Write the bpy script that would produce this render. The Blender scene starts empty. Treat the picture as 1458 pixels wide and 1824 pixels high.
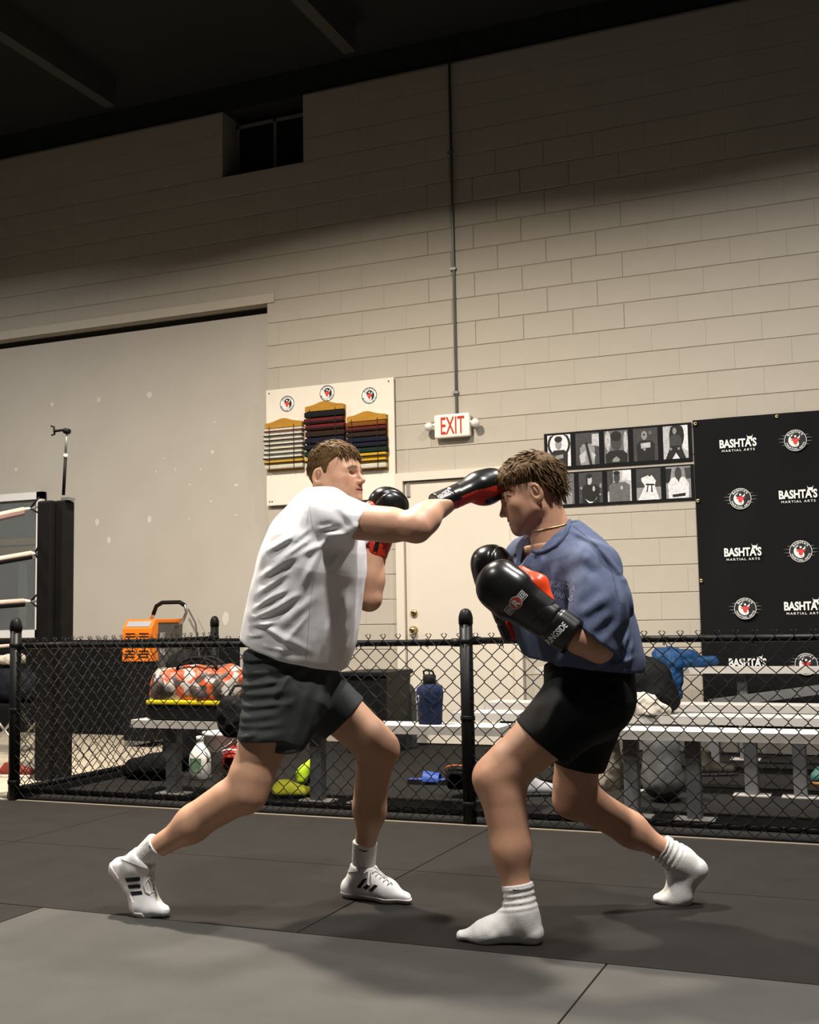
import bpy, bmesh, math, random
import numpy as np
from mathutils import Vector, Matrix
from mathutils.bvhtree import BVHTree
random.seed(7); RNG = np.random.default_rng(7)

# ------------------------------------------------------------------ camera
FPX, W_PX, H_PX = 2050.0, 1458, 1824
YAW, PITCH, ROLL = [math.radians(a) for a in (-22.63, 5.28, -1.01)]
CAM = Vector((0, 0, 1.02))
_f = Vector((math.sin(YAW) * math.cos(PITCH), math.cos(YAW) * math.cos(PITCH), math.sin(PITCH)))
_r = Vector((math.cos(YAW), -math.sin(YAW), 0)); _u = _r.cross(_f)
_r, _u = _r * math.cos(ROLL) + _u * math.sin(ROLL), -_r * math.sin(ROLL) + _u * math.cos(ROLL)
scene = bpy.context.scene
COL = scene.collection
cam_d = bpy.data.cameras.new('camera'); cam = bpy.data.objects.new('camera', cam_d); COL.objects.link(cam)
cam.matrix_world = Matrix(((_r.x, _u.x, -_f.x, CAM.x), (_r.y, _u.y, -_f.y, CAM.y), (_r.z, _u.z, -_f.z, CAM.z), (0, 0, 0, 1)))
cam_d.sensor_fit = 'VERTICAL'; cam_d.sensor_height = 36.0; cam_d.lens = 36.0 * FPX / H_PX
cam_d.clip_start = 0.05; cam_d.clip_end = 100
scene.camera = cam
vs = scene.view_settings
vs.view_transform = 'Standard'; vs.look = 'None'; vs.gamma = 1.0; vs.exposure = 0.0; vs.use_curve_mapping = False

# ------------------------------------------------------------------ world and hall lamps
wd = bpy.data.worlds.new('hall_air'); scene.world = wd; wd.use_nodes = True
wd.node_tree.nodes['Background'].inputs[0].default_value = (0.78, 0.92, 1.0, 1)
wd.node_tree.nodes['Background'].inputs[1].default_value = 0.028
#        x     y     z    size  power  colour              spread
LAMPS = [(-3.7, 4.95, 5.25, 0.32, 470, (1.00, 0.89, 0.74), 156),
         (-0.1, 5.3, 5.25, 0.32, 200, (1.00, 0.96, 0.91), 152),
         (-3.9, 1.2, 5.25, 0.32, 135, (1.00, 0.96, 0.91), 160),
         (-0.1, 2.5, 5.25, 0.32, 225, (1.00, 0.96, 0.92), 160),
         (-8.1, 5.2, 5.25, 0.32, 190, (1.00, 0.96, 0.91), 156)]

def ray(px, py): return _f + _r * ((px - W_PX / 2) / FPX) - _u * ((py - H_PX / 2) / FPX)
def at_y(px, py, Y): d = ray(px, py); return CAM + d * ((Y - CAM.y) / d.y)
def at_z(px, py, Z): d = ray(px, py); return CAM + d * ((Z - CAM.z) / d.z)
def at_x(px, py, X): d = ray(px, py); return CAM + d * ((X - CAM.x) / d.x)

# ------------------------------------------------------------------ materials
MATS = {}
def mat(name, col, rough=0.6, metal=0.0, var=0.06, vscale=12.0, bump=0.0, bscale=80.0, coat=0.0, emis=None, spec=0.25, vcol=None, sheen=0.0, sss=0.0, stretch=None):
    if name in MATS: return MATS[name]
    m = bpy.data.materials.new(name); m.use_nodes = True; nt = m.node_tree; n = nt.nodes; L = nt.links
    b = n['Principled BSDF']
    b.inputs['Roughness'].default_value = rough; b.inputs['Metallic'].default_value = metal
    b.inputs['Coat Weight'].default_value = coat; b.inputs['Coat Roughness'].default_value = 0.12
    b.inputs['Specular IOR Level'].default_value = spec
    b.inputs['Sheen Weight'].default_value = sheen
    if sss:
        b.inputs['Subsurface Weight'].default_value = sss; b.inputs['Subsurface Radius'].default_value = (0.012, 0.004, 0.002); b.inputs['Subsurface Scale'].default_value = 1.0
    tc = n.new('ShaderNodeTexCoord'); mp = n.new('ShaderNodeMapping'); L.new(tc.outputs['Object'], mp.inputs['Vector'])
    if stretch: mp.inputs['Scale'].default_value = stretch
    ns = n.new('ShaderNodeTexNoise'); ns.inputs['Scale'].default_value = vscale; ns.inputs['Detail'].default_value = 5
    L.new(mp.outputs[0], ns.inputs['Vector'])
    rp = n.new('ShaderNodeMapRange'); rp.inputs['From Min'].default_value = 0.25; rp.inputs['From Max'].default_value = 0.75
    rp.inputs['To Min'].default_value = 1 - var; rp.inputs['To Max'].default_value = 1 + var
    L.new(ns.outputs['Fac'], rp.inputs['Value'])
    mx = n.new('ShaderNodeVectorMath'); mx.operation = 'SCALE'
    if vcol:
        at = n.new('ShaderNodeAttribute'); at.attribute_name = vcol; L.new(at.outputs['Color'], mx.inputs[0])
    else: mx.inputs[0].default_value = col[:3]
    L.new(rp.outputs[0], mx.inputs['Scale']); L.new(mx.outputs[0], b.inputs['Base Color'])
    if bump:
        nb = n.new('ShaderNodeTexNoise'); nb.inputs['Scale'].default_value = bscale; nb.inputs['Detail'].default_value = 4
        L.new(mp.outputs[0], nb.inputs['Vector'])
        bp = n.new('ShaderNodeBump'); bp.inputs['Strength'].default_value = bump; bp.inputs['Distance'].default_value = 0.004
        L.new(nb.outputs['Fac'], bp.inputs['Height']); L.new(bp.outputs[0], b.inputs['Normal'])
    if emis: b.inputs['Emission Color'].default_value = (*emis[:3], 1); b.inputs['Emission Strength'].default_value = emis[3]
    m.diffuse_color = (*col[:3], 1)
    MATS[name] = m; return m
def glass_mat(name, tint, rough=0.05):
    m = bpy.data.materials.new(name); m.use_nodes = True; b = m.node_tree.nodes['Principled BSDF']
    b.inputs['Base Color'].default_value = (*tint, 1); b.inputs['Roughness'].default_value = rough
    b.inputs['Transmission Weight'].default_value = 0.9; b.inputs['IOR'].default_value = 1.3
    MATS[name] = m; return m

# ------------------------------------------------------------------ mesh building
class MB:
    def __init__(s): s.v = []; s.f = []; s.m = []; s.cm = 0; s.sm = []
    def add(s, verts, faces, smooth=False):
        o = len(s.v); s.v += [tuple(p) for p in verts]
        for f in faces: s.f.append(tuple(i + o for i in f)); s.m.append(s.cm); s.sm.append(smooth)
        return s
    def box(s, x0, x1, y0, y1, z0, z1):
        return s.add([(x0, y0, z0), (x1, y0, z0), (x1, y1, z0), (x0, y1, z0), (x0, y0, z1), (x1, y0, z1), (x1, y1, z1), (x0, y1, z1)],
                     [(0, 3, 2, 1), (4, 5, 6, 7), (0, 1, 5, 4), (1, 2, 6, 5), (2, 3, 7, 6), (3, 0, 4, 7)])
    def cbox(s, x0, x1, y0, y1, z0, z1, b):
        # box with chamfered edges
        vs_, fs = [], []
        bm = bmesh.new(); bmesh.ops.create_cube(bm, size=1)
        for v in bm.verts: v.co = Vector(((x0 + x1) / 2 + v.co.x * (x1 - x0), (y0 + y1) / 2 + v.co.y * (y1 - y0), (z0 + z1) / 2 + v.co.z * (z1 - z0)))
        bmesh.ops.bevel(bm, geom=list(bm.edges), offset=b, segments=2, affect='EDGES', profile=0.6)
        bm.verts.index_update()
        s.add([v.co[:] for v in bm.verts], [[v.index for v in f.verts] for f in bm.faces], smooth=False); bm.free(); return s
    def obox(s, c, ax, ay, az, hx, hy, hz):
        c = Vector(c); P = []
        for k in (-1, 1):
            for (i, j) in ((-1, -1), (1, -1), (1, 1), (-1, 1)): P.append(c + ax * (hx * i) + ay * (hy * j) + az * (hz * k))
        return s.add(P, [(0, 3, 2, 1), (4, 5, 6, 7), (0, 1, 5, 4), (1, 2, 6, 5), (2, 3, 7, 6), (3, 0, 4, 7)])
    def tube(s, pts, r, n=8, cap=True, closed=False):
        pts = [Vector(p) for p in pts]; N = len(pts); rs = r if isinstance(r, (list, tuple)) else [r] * N
        o = len(s.v); up = None; rings = []
        for i, p in enumerate(pts):
            if closed: t = pts[(i + 1) % N] - pts[i - 1]
            else: t = pts[min(i + 1, N - 1)] - pts[max(i - 1, 0)]
            if t.length < 1e-9: t = Vector((0, 0, 1))
            t.normalize()
            if up is None: up = Vector((0, 0, 1)) if abs(t.z) < 0.9 else Vector((1, 0, 0))
            a = t.cross(up).normalized(); up = a.cross(t).normalized()
            rings.append([p + (a * math.cos(2 * math.pi * k / n) + up * math.sin(2 * math.pi * k / n)) * rs[i] for k in range(n)])
        vv = [q for R in rings for q in R]; ff = []
        for i in range(N if closed else N - 1):
            j = (i + 1) % N
            for k in range(n): ff.append((i * n + k, i * n + (k + 1) % n, j * n + (k + 1) % n, j * n + k))
        if cap and not closed: ff.append(tuple(range(n))[::-1]); ff.append(tuple((N - 1) * n + k for k in range(n)))
        return s.add(vv, ff, smooth=True)
    def lathe(s, prof, c=(0, 0, 0), n=24, axis=None, sx=1, sy=1):
        c = Vector(c); az = Vector(axis).normalized() if axis is not None else Vector((0, 0, 1))
        ax = az.cross(Vector((0, 1, 0)) if abs(az.y) < 0.9 else Vector((1, 0, 0))).normalized(); ay = az.cross(ax)
        vv = []; ff = []
        for r, z in prof:
            for k in range(n):
                a = 2 * math.pi * k / n; vv.append(c + ax * (r * sx * math.cos(a)) + ay * (r * sy * math.sin(a)) + az * z)
        for i in range(len(prof) - 1):
            for k in range(n): ff.append((i * n + k, i * n + (k + 1) % n, (i + 1) * n + (k + 1) % n, (i + 1) * n + k))
        ff.append(tuple(range(n))[::-1]); ff.append(tuple((len(prof) - 1) * n + k for k in range(n)))
        return s.add(vv, ff, smooth=True)
    def prism(s, poly, y0, y1):
        # polygon in XZ, extruded in Y
        n = len(poly); vv = [(x, y0, z) for x, z in poly] + [(x, y1, z) for x, z in poly]
        return s.add(vv, [tuple(range(n)), tuple(range(2 * n - 1, n - 1, -1))] + [(i, (i + 1) % n + 0, (i + 1) % n + n, i + n)[::-1] for i in range(n)])
    def build(s, name, mats, parent=None, smooth=None, origin=None):
        me = bpy.data.meshes.new(name)
        og = Vector(origin) if origin is not None else (WORLD.get(parent.name, Vector()) if parent else Vector())
        me.from_pydata([(x - og.x, y - og.y, z - og.z) for x, y, z in s.v], [], s.f)
        ms = mats if isinstance(mats, (list, tuple)) else [mats]
        for m in ms: me.materials.append(m)
        me.polygons.foreach_set('material_index', s.m)
        me.polygons.foreach_set('use_smooth', s.sm if smooth is None else [smooth] * len(s.f))
        me.update()
        return link(name, me, parent, og)
WORLD = {}
def link(name, me, parent=None, og=Vector()):
    o = bpy.data.objects.new(name, me); COL.objects.link(o)
    pw = WORLD[parent.name] if parent else Vector()
    o.parent = parent; o.location = Vector(og) - pw; WORLD[o.name] = Vector(og); return o
def empty(name, loc):
    o = bpy.data.objects.new(name, None); COL.objects.link(o); o.empty_display_size = 0.1; o.location = loc; WORLD[o.name] = Vector(loc); return o
def tag(o, label, cat, group=None):
    o['label'] = label; o['category'] = cat
    if group: o['group'] = group
    return o
def struct(o, label=None):
    o['kind'] = 'structure'
    if label: o['label'] = label
    return o

# flat lettering: 2D meshes from the built-in font
_tc = {}
def text2d(s, bold=0.0, space=1.0, res=3):
    key = (s, bold, space)
    if key in _tc: return _tc[key]
    c = bpy.data.curves.new('t', 'FONT'); c.body = s; c.size = 1.0; c.align_x = 'CENTER'; c.align_y = 'CENTER'; c.offset = bold; c.space_character = space
    c.resolution_u = res
    o = bpy.data.objects.new('t', c); COL.objects.link(o)
    dg = bpy.context.evaluated_depsgraph_get(); me = bpy.data.meshes.new_from_object(o.evaluated_get(dg))
    v = [(p.co.x, p.co.y) for p in me.vertices]; f = [tuple(q.vertices) for q in me.polygons]
    bpy.data.objects.remove(o); bpy.data.curves.remove(c); bpy.data.meshes.remove(me)
    xs = [p[0] for p in v]; ys = [p[1] for p in v]; cx, cy = (min(xs) + max(xs)) / 2, (min(ys) + max(ys)) / 2
    w, h = max(xs) - min(xs), max(ys) - min(ys)
    v = [((x - cx) / w, (y - cy) / h) for x, y in v]     # unit box, centred
    _tc[key] = (v, f, w / h); return _tc[key]
# ------------------------------------------------------------------ room shell
WY = 8.77
m_wall = mat('painted_block', (0.44, 0.398, 0.333), 0.75, var=0.05, vscale=3.0, bump=0.25, bscale=140)
m_joint = mat('painted_joint', (0.35, 0.317, 0.265), 0.85, var=0.05)
m_panel = mat('painted_plaster', (0.46, 0.425, 0.37), 0.7, var=0.04, vscale=2.0, bump=0.06, bscale=60)
m_lintel = mat('painted_steel', (0.50, 0.45, 0.37), 0.6, var=0.04)
m_dark = mat('shadow_gap', (0.03, 0.03, 0.028), 0.9)
m_black = mat('black_vinyl', (0.007, 0.007, 0.0075), 0.7, spec=0.1, var=0.15, bump=0.1, bscale=60)
m_ceil = mat('dark_ceiling', (0.020, 0.022, 0.023), 0.95, var=0.1, vscale=0.8)
m_beam = mat('dark_beam', (0.05, 0.05, 0.046), 0.9, var=0.1)
m_conc = mat('beige_concrete', (0.44, 0.38, 0.29), 0.7, var=0.08, vscale=4, bump=0.1)
m_carpet = mat('grey_carpet', (0.018, 0.017, 0.016), 0.95, spec=0.05, var=0.25, vscale=160, bump=0.4, bscale=260)
m_matd = mat('charcoal_mat', (0.0175, 0.0158, 0.0142), 0.72, spec=0.12, var=0.12, vscale=6, bump=0.25, bscale=220)
m_matg = mat('grey_mat', (0.068, 0.065, 0.059), 0.7, spec=0.15, var=0.10, vscale=5, bump=0.25, bscale=220)
m_patch = mat('white_filler', (0.62, 0.58, 0.52), 0.8, var=0.05)
m_tan = mat('tan_edge_tape', (0.15, 0.125, 0.095), 0.8, var=0.1)

XL, XR, ZC = -9.6, 1.7, 5.69
OPX, OPZ = -4.99, 3.83        # blocked-up doorway: right jamb and head
WX0, WX1, WZ0 = -5.45, -4.615, 5.06   # high window recess
wall = MB()
m_ = wall
m_.box(OPX, XR, WY + 0.006, WY + 0.35, 0, WZ0); m_.box(XL, OPX, WY + 0.006, WY + 0.35, OPZ, WZ0)
m_.box(XL, WX0, WY + 0.006, WY + 0.35, WZ0, ZC); m_.box(WX1, XR, WY + 0.006, WY + 0.35, WZ0, ZC)
wall_back = struct(m_.build('wall_back', m_joint), 'painted concrete block wall of the gym')
courses = [2.832 + 0.2032 * k for k in range(0, 15)]
courses = [2.832 - 0.2065 * k for k in range(14, 0, -1)] + courses
courses = [z for z in courses if z > -0.1]
courses[0] = max(courses[0], 0.0)
DOORX0, DOORX1, DOORZ = -3.767, -2.70, 2.22
blocks = []
ref_i = min(range(len(courses)), key=lambda i: abs(courses[i] - 3.645))
BL = 0.4085
for i, z0 in enumerate(courses):
    z1 = courses[i + 1] if i + 1 < len(courses) else ZC
    if z0 >= ZC - 0.02: break
    z1 = min(z1, ZC)
    off = -3.04 + (0 if (i - ref_i) % 2 == 0 else BL / 2)
    k0 = int(math.floor((XL - off) / BL)); x = off + k0 * BL
    while x < XR:
        a, b = max(x, XL), min(x + BL, XR)
        segs = [(a, b)]
        def cut(segs, c0, c1):
            out = []
            for (p, q) in segs:
                if q <= c0 or p >= c1: out.append((p, q)); continue
                if p < c0: out.append((p, c0))
                if q > c1: out.append((c1, q))
            return out
        if z0 < OPZ - 0.02: segs = cut(segs, XL - 1, OPX)
        if z0 < DOORZ - 0.06: segs = cut(segs, DOORX0, DOORX1)
        if z1 > WZ0 + 0.03: segs = cut(segs, WX0, WX1)
        for p, q in segs:
            if q - p > 0.03: blocks.append((p, q, z0, z1))
        x += BL
def px_of(P):
    d = Vector(P) - CAM; w = d.dot(_f); return W_PX / 2 + FPX * d.dot(_r) / w, H_PX / 2 - FPX * d.dot(_u) / w
def vis(b):
    x, y = px_of(((b[0] + b[1]) / 2, WY, (b[2] + b[3]) / 2))
    if not (-40 < x < W_PX + 40 and -20 < y < H_PX): return -1
    if b[0] > -1.3 and b[3] < 2.4: return 0.0
    full = (b[1] - b[0]) * (b[3] - b[2])
    return full * (1.0 if 2.4 < b[2] < 4.6 else 0.6 if b[2] < 4.6 else 0.3)
blocks.sort(key=lambda b: -vis(b))
cache = {}
rest = MB()
JH, JV = 0.0045, 0.0008
for i, (a, b, c, d) in enumerate(blocks):
    g = 0.003
    bare = -3.3 < (a + b) / 2 < -2.0 and 3.2 < c < 4.7
    jv = 0.004 if bare else 0.0002; w, h = b - a - jv, d - c - (JH * 1.4 if bare else JH); gx = g if bare else 0.0005
    dy = random.choice((0.0, 0.0004, -0.0004, 0.0006))
    if i < 296:
        key = (round(w, 3), round(h, 3))
        if key not in cache:
            q = MB(); x0, x1, z0, z1 = -w / 2, w / 2, -h / 2, h / 2
            V8 = [(x0 + gx, 0, z0 + g), (x1 - gx, 0, z0 + g), (x1 - gx, 0, z1 - g), (x0 + gx, 0, z1 - g), (x0, g * 1.4, z0), (x1, g * 1.4, z0), (x1, g * 1.4, z1), (x0, g * 1.4, z1),
                  (x0, 0.02, z0), (x1, 0.02, z0), (x1, 0.02, z1), (x0, 0.02, z1)]
            q.add(V8, [(0, 1, 2, 3)] + [(4 + k, 4 + (k + 1) % 4, (k + 1) % 4, k) for k in range(4)] + [(8 + k, 8 + (k + 1) % 4, 4 + (k + 1) % 4, 4 + k) for k in range(4)])
            me = bpy.data.meshes.new('block'); me.from_pydata(q.v, [], q.f); me.materials.append(m_wall); cache[key] = me
        link('block', cache[key], wall_back, ((a + b) / 2, WY + dy, (c + d) / 2))
    else:
        rest.box(a + JV / 2, b - JV / 2, WY + dy, WY + 0.02, c + JH / 2, d - JH / 2)
if rest.v:
    o = rest.build('block_courses', m_wall, wall_back); o['kind'] = 'stuff'
# blocked-up doorway panel, with a head lintel
q = MB(); q.box(XL, OPX, WY + 0.10, WY + 0.3, 0, OPZ - 0.06)
struct(q.build('wall_infill', m_panel), 'smooth painted panel filling the old doorway')
wi = bpy.data.objects['wall_infill']
q = MB(); q.box(XL, OPX, WY + 0.12, WY + 0.34, OPZ - 0.06, OPZ + 0.05); q.build('gap', m_dark, wi)
q = MB(); q.cbox(XL, OPX + 0.075, WY - 0.012, WY + 0.02, OPZ, OPZ + 0.085, 0.003)
struct(q.build('trim_1', m_lintel), 'painted steel lintel over the filled doorway')
for (px, py, w, h) in ((93, 720, 9, 10), (176, 712, 10, 12), (266, 703, 14, 14), (402, 1101, 16, 28), (173, 930, 11, 14), (266, 925, 10, 13), (194, 962, 9, 14), (378, 805, 8, 9),
                       (357, 836, 5, 4), (338, 863, 7, 3), (421, 864, 10, 6), (293, 816, 9, 2), (312, 836, 3, 7), (376, 893, 8, 4), (421, 918, 9, 3), (337, 924, 5, 3), (278, 840, 3, 7), (29, 836, 9, 8), (382, 752, 6, 3)):
    c = at_y(px, py, WY + 0.10); s = 1 / 205.0
    q = MB(); n = 9
    q.add([(c.x + w * s / 2 * math.cos(2 * math.pi * k / n) * random.uniform(0.75, 1.1), WY + 0.0985, c.z + h * s / 2 * math.sin(2 * math.pi * k / n) * random.uniform(0.75, 1.1)) for k in range(n)], [tuple(range(n))])
    q.build('filler_patch', m_patch, wi)
# the black wainscot pad along the foot of the infill
pad = MB()
for k in range(5):
    x1 = OPX - 0.55 - k * 0.85; pad.cbox(x1 - 0.845, x1, WY + 0.055, WY + 0.10, 0.01, 0.872, 0.012)
pads = []
for k in range(5):
    x1 = OPX - 0.35 - k * 0.85; q = MB(); q.cbox(x1 - 0.846, x1, WY + 0.055, WY + 0.10, 0.012, 0.872, 0.012)
    o = q.build('wall_pad', m_black, wi)

# side walls, front wall, ceiling
q = MB(); q.box(XL - 0.2, XL, -4.2, WY + 0.35, 0, ZC); m_dkw = mat('bounce_cut_wall', (0.07, 0.07, 0.072), 0.8)  # unseen walls coloured dark to cut the bounced light
struct(q.build('wall_left', m_dkw), 'painted side wall')
q = MB(); q.box(XR + 2.4, XR + 2.6, -4.2, WY + 0.35, 0, ZC); struct(q.build('wall_right', m_dkw), 'painted side wall')
q = MB(); q.box(XR, XR + 2.4, WY, WY + 0.35, 0, ZC); struct(q.build('wall_back_end', m_wall), 'end of the painted block wall')
q = MB(); q.box(XL - 0.2, XR + 2.6, -4.4, -4.2, 0, ZC); struct(q.build('wall_front', m_dkw), 'painted wall behind the photographer')
q = MB(); q.box(XL - 0.2, XR + 2.6, -4.4, WY + 0.35, ZC + 0.25, ZC + 0.35)
ceiling = struct(q.build('ceiling', m_ceil), 'dark gym ceiling')
for (x, w) in ((-6.3, 0.11), (-3.9, 0.11), (-1.5, 0.11), (0.9, 0.11), (3.3, 0.11), (-8.7, 0.11)):
    q = MB(); q.box(x - w / 2, x + w / 2, -4.2, 8.25, ZC - 0.01, ZC + 0.25); q.build('beam', m_beam, ceiling)
# a purlin that closes the wall head
q = MB(); q.box(XL, XR + 2.4, WY + 0.02, WY + 0.34, ZC, ZC + 0.25); q.build('wall_plate', m_ceil, ceiling)

# high window
m_wf = mat('grey_window_frame', (0.22, 0.215, 0.2), 0.5)
m_night = mat('night_glass', (0.012, 0.014, 0.018), 0.12, spec=0.5)
q = MB(); q.box(WX0, WX1, WY + 0.33, WY + 0.37, WZ0, ZC); win = struct(q.build('window_1', m_dark), 'small dark window high in the block wall')
q = MB(); f0, f1, zb, zt = WX0 + 0.01, WX1 - 0.01, WZ0 + 0.07, ZC - 0.05
for a, b, c, d in ((f0, f0 + 0.03, zb, zt), (f1 - 0.03, f1, zb, zt), (f0, f1, zt - 0.03, zt), (f0, f1, zb, zb + 0.025), ((f0 + f1) / 2 - 0.014, (f0 + f1) / 2 + 0.014, zb, zt)): q.box(a, b, WY + 0.235, WY + 0.275, c, d)
q.build('window_frame', m_wf, win)
xm = (f0 + f1) / 2
for a, b in ((f0 + 0.03, xm - 0.014), (xm + 0.014, f1 - 0.03)):
    q = MB(); q.box(a, b, WY + 0.25, WY + 0.26, zb + 0.025, zt - 0.03); q.build('pane', m_night, win)
q = MB(); q.box(WX0, WX1, WY + 0.02, WY + 0.35, WZ0 - 0.02, WZ0 + 0.012); q.build('window_sill', m_wall, win)

# door with frame
m_door = mat('cream_door', (0.66, 0.60, 0.51), 0.45, var=0.03, vscale=2)
m_brass = mat('worn_brass', (0.62, 0.48, 0.24), 0.25, 1.0, var=0.1)
m_alu_hinge = mat('hinge_steel', (0.55, 0.53, 0.5), 0.4, 0.9)
DX0, DX1, DZ = -3.69, -2.775, 2.145
q = MB(); q.cbox(DX0, DX1, WY - 0.01, WY + 0.035, 0.012, DZ, 0.003)
door = struct(q.build('door_1', m_door), 'cream painted exit door under the exit sign')
q = MB()
q.box(DOORX0, DX0 - 0.006, WY - 0.045, WY + 0.06, 0, DZ + 0.008); q.box(DX1 + 0.006, DOORX1, WY - 0.045, WY + 0.06, 0, DZ + 0.008); q.box(DOORX0, DOORX1, WY - 0.045, WY + 0.06, DZ + 0.008, DOORZ)
fr = q.build('door_frame', m_door, door)
q = MB(); q.box(DX0 - 0.006, DX1 + 0.006, WY + 0.02, WY + 0.05, 0, DZ + 0.008); q.build('door_reveal', m_dark, door)
for z in (1.063, 0.925):
    q = MB(); q.lathe([(0.030, 0), (0.032, 0.006), (0.014, 0.012), (0.012, 0.03), (0.026, 0.036), (0.029, 0.05), (0.022, 0.062), (0.008, 0.066)] if z < 1 else [(0.030, 0), (0.031, 0.01), (0.026, 0.02), (0.008, 0.022)], (-3.625, WY - 0.01, z), 16, (0, -1, 0)); q.build('door_knob' if z < 1 else 'deadbolt', m_brass, door)
for z in (0.25, 1.05, 1.9):
    q = MB(); q.tube([(DX1 + 0.003, WY - 0.018, z - 0.05), (DX1 + 0.003, WY - 0.018, z + 0.05)], 0.008, 8); q.build('hinge', m_alu_hinge, door)
q = MB(); q.box(DX0 + 0.02, DX0 + 0.05, WY - 0.025, WY - 0.01, DZ - 0.12, DZ - 0.02); q.build('door_sensor', m_alu_hinge, door)

# window on the infill, behind the ring
m_wht = mat('white_frame', (0.78, 0.77, 0.75), 0.45, var=0.03)
IX1, IZ0, IZ1 = -7.50, 0.90, 2.30; IY = WY + 0.10
w2 = MB(); w2.box(-9.0, IX1, IY - 0.02, IY, IZ0, IZ1)
w2 = struct(w2.build('window_2', m_night), 'white framed interior window behind the ring ropes')
q = MB()
for a, b, c, d in ((-9.0, IX1, IZ1 - 0.07, IZ1), (-9.0, IX1, IZ0, IZ0 + 0.075), (IX1 - 0.07, IX1, IZ0, IZ1), (-9.0, -8.93, IZ0, IZ1)): q.box(a, b, IY - 0.06, IY - 0.005, c, d)
q.build('window_frame', m_wht, w2)
m_refl = mat('reflection_grey_top', (0.055, 0.058, 0.062), 0.6); m_wood = mat('reflection_wood', (0.16, 0.10, 0.035), 0.6); m_grey = mat('reflection_post_grey', (0.08, 0.09, 0.09), 0.5)  # colours of flat plates painted as reflections in the dark glass
q = MB(); q.box(-8.93, IX1 - 0.07, IY - 0.024, IY - 0.021, 1.80, IZ1 - 0.07); q.build('reflected_wall', m_refl, w2)
q = MB(); q.box(-8.93, IX1 - 0.09, IY - 0.027, IY - 0.022, 1.80, 1.86); q.box(-8.93, IX1 - 0.09, IY - 0.027, IY - 0.022, 1.66, 1.78); q.build('reflected_wood_band', m_wood, w2)
q = MB(); q.box(-7.80, -7.70, IY - 0.027, IY - 0.022, 1.0, 1.62); q.build('reflected_post', m_grey, w2)
q = MB(); q.box(-8.93, IX1 - 0.07, IY - 0.034, IY - 0.030, IZ0 + 0.07, IZ1 - 0.07); 
gm = glass_mat('clear_pane', (0.85, 0.9, 0.9), 0.02); q.build('pane', gm, w2)

# floor: concrete slab, carpet under the benches, mat tiles
q = MB(); q.box(XL - 0.2, XR + 2.6, -4.4, WY + 0.35, -0.2, -0.03)
floor = struct(q.build('floor', m_conc), 'gym floor of mats, carpet and beige concrete')
q = MB(); q.box(XL, -4.86, 5.45, WY + 0.1, -0.03, 0.0); q.build('concrete_floor', m_conc, floor)
q = MB(); q.box(-4.86, XR + 2.4, 5.45, WY, -0.03, 0.0); q.build('carpet', m_carpet, floor)
q = MB(); q.box(-4.89, -4.80, 5.47, WY, 0.0, 0.035); q.build('carpet_kerb', m_black, floor)
# mat tiles
G = 0.0025
def tile(x0, x1, y0, y1, m):
    q = MB(); q.cbox(x0 + G, x1 - G, y0 + G, y1 - G, -0.03, 0.0, 0.003); q.build('mat_tile', m, floor)
for (y0, y1, xs) in ((4.415, 5.425, [-9.6, -7.9, -5.9, -3.9, -1.86, 0.2, 2.3, 4.1]), (3.436, 4.415, [-9.6, -7.9, -5.9, -3.9, -1.86, 0.2, 2.3, 4.1])):
    for a, b in zip(xs, xs[1:]): tile(a, b, y0, y1, m_matd)
for (y0, y1) in ((2.40, 3.436), (1.38, 2.40), (0.36, 1.38), (-0.66, 0.36), (-4.2, -0.66)):
    for a, b, m in ((-9.6, -7.0, m_matd), (-7.0, -4.95, m_matd), (-4.95, -2.90, m_matd), (-2.90, -0.83, m_matg), (-0.83, 1.24, m_matg), (1.24, 3.3, m_matg), (3.3, 4.1, m_matg)): tile(a, b, y0, y1, m)
q = MB(); q.box(-4.78, XR + 2, 5.418, 5.445, -0.02, 0.004); q.build('edge_tape', m_tan, floor)

# hall lamps (out of the picture above)
m_hood = mat('lamp_hood', (0.08, 0.08, 0.08), 0.5, 0.6); m_lens = mat('lamp_lens', (1, 0.95, 0.85), 0.4, emis=(1, 0.9, 0.75, 3.0))
for i, (x, y, z, s, p, c, spr) in enumerate(LAMPS):
    t = tag(empty('high_bay_lamp', (x, y, z)), 'hooded high bay lamp hanging from the gym ceiling', 'lamp', 'high bay lamps')
    q = MB(); q.lathe([(0.06, 0.30), (0.09, 0.22), (s * 0.62, 0.05), (s * 0.64, 0.0), (s * 0.60, 0.004), (s * 0.58, 0.05), (0.08, 0.2)], (x, y, z + 0.02), 28); q.build('hood', m_hood, t)
    q = MB(); q.tube([(x, y, z + 0.3), (x, y, ZC + 0.26)], 0.012, 6); q.build('hanger', m_hood, t)
    ld = bpy.data.lights.new('lamp_glow', 'AREA'); ld.shape = 'DISK'; ld.size = s; ld.energy = p; ld.color = c; ld.spread = math.radians(spr)
    lo = bpy.data.objects.new('lamp_glow', ld); COL.objects.link(lo); lo.parent = t; lo.location = (0, 0, 0.0)
# ------------------------------------------------------------------ things on the wall
m_steel = mat('conduit_steel', (0.22, 0.24, 0.23), 0.45, 0.6)
m_white = mat('white_plastic', (0.80, 0.76, 0.70), 0.4, var=0.02)
m_red = mat('red_letters', (0.46, 0.035, 0.012), 0.5, var=0.03)
m_print_w = mat('white_print', (0.82, 0.82, 0.80), 0.6, var=0.02)
m_print_b = mat('black_print', (0.02, 0.02, 0.022), 0.6, var=0.05)
m_print_r = mat('red_print', (0.62, 0.06, 0.05), 0.6, var=0.05)
m_print_g = mat('grey_print', (0.35, 0.33, 0.32), 0.6, var=0.05)
m_clear = mat('clear_lens', (0.75, 0.73, 0.70), 0.15, spec=0.6)

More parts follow.
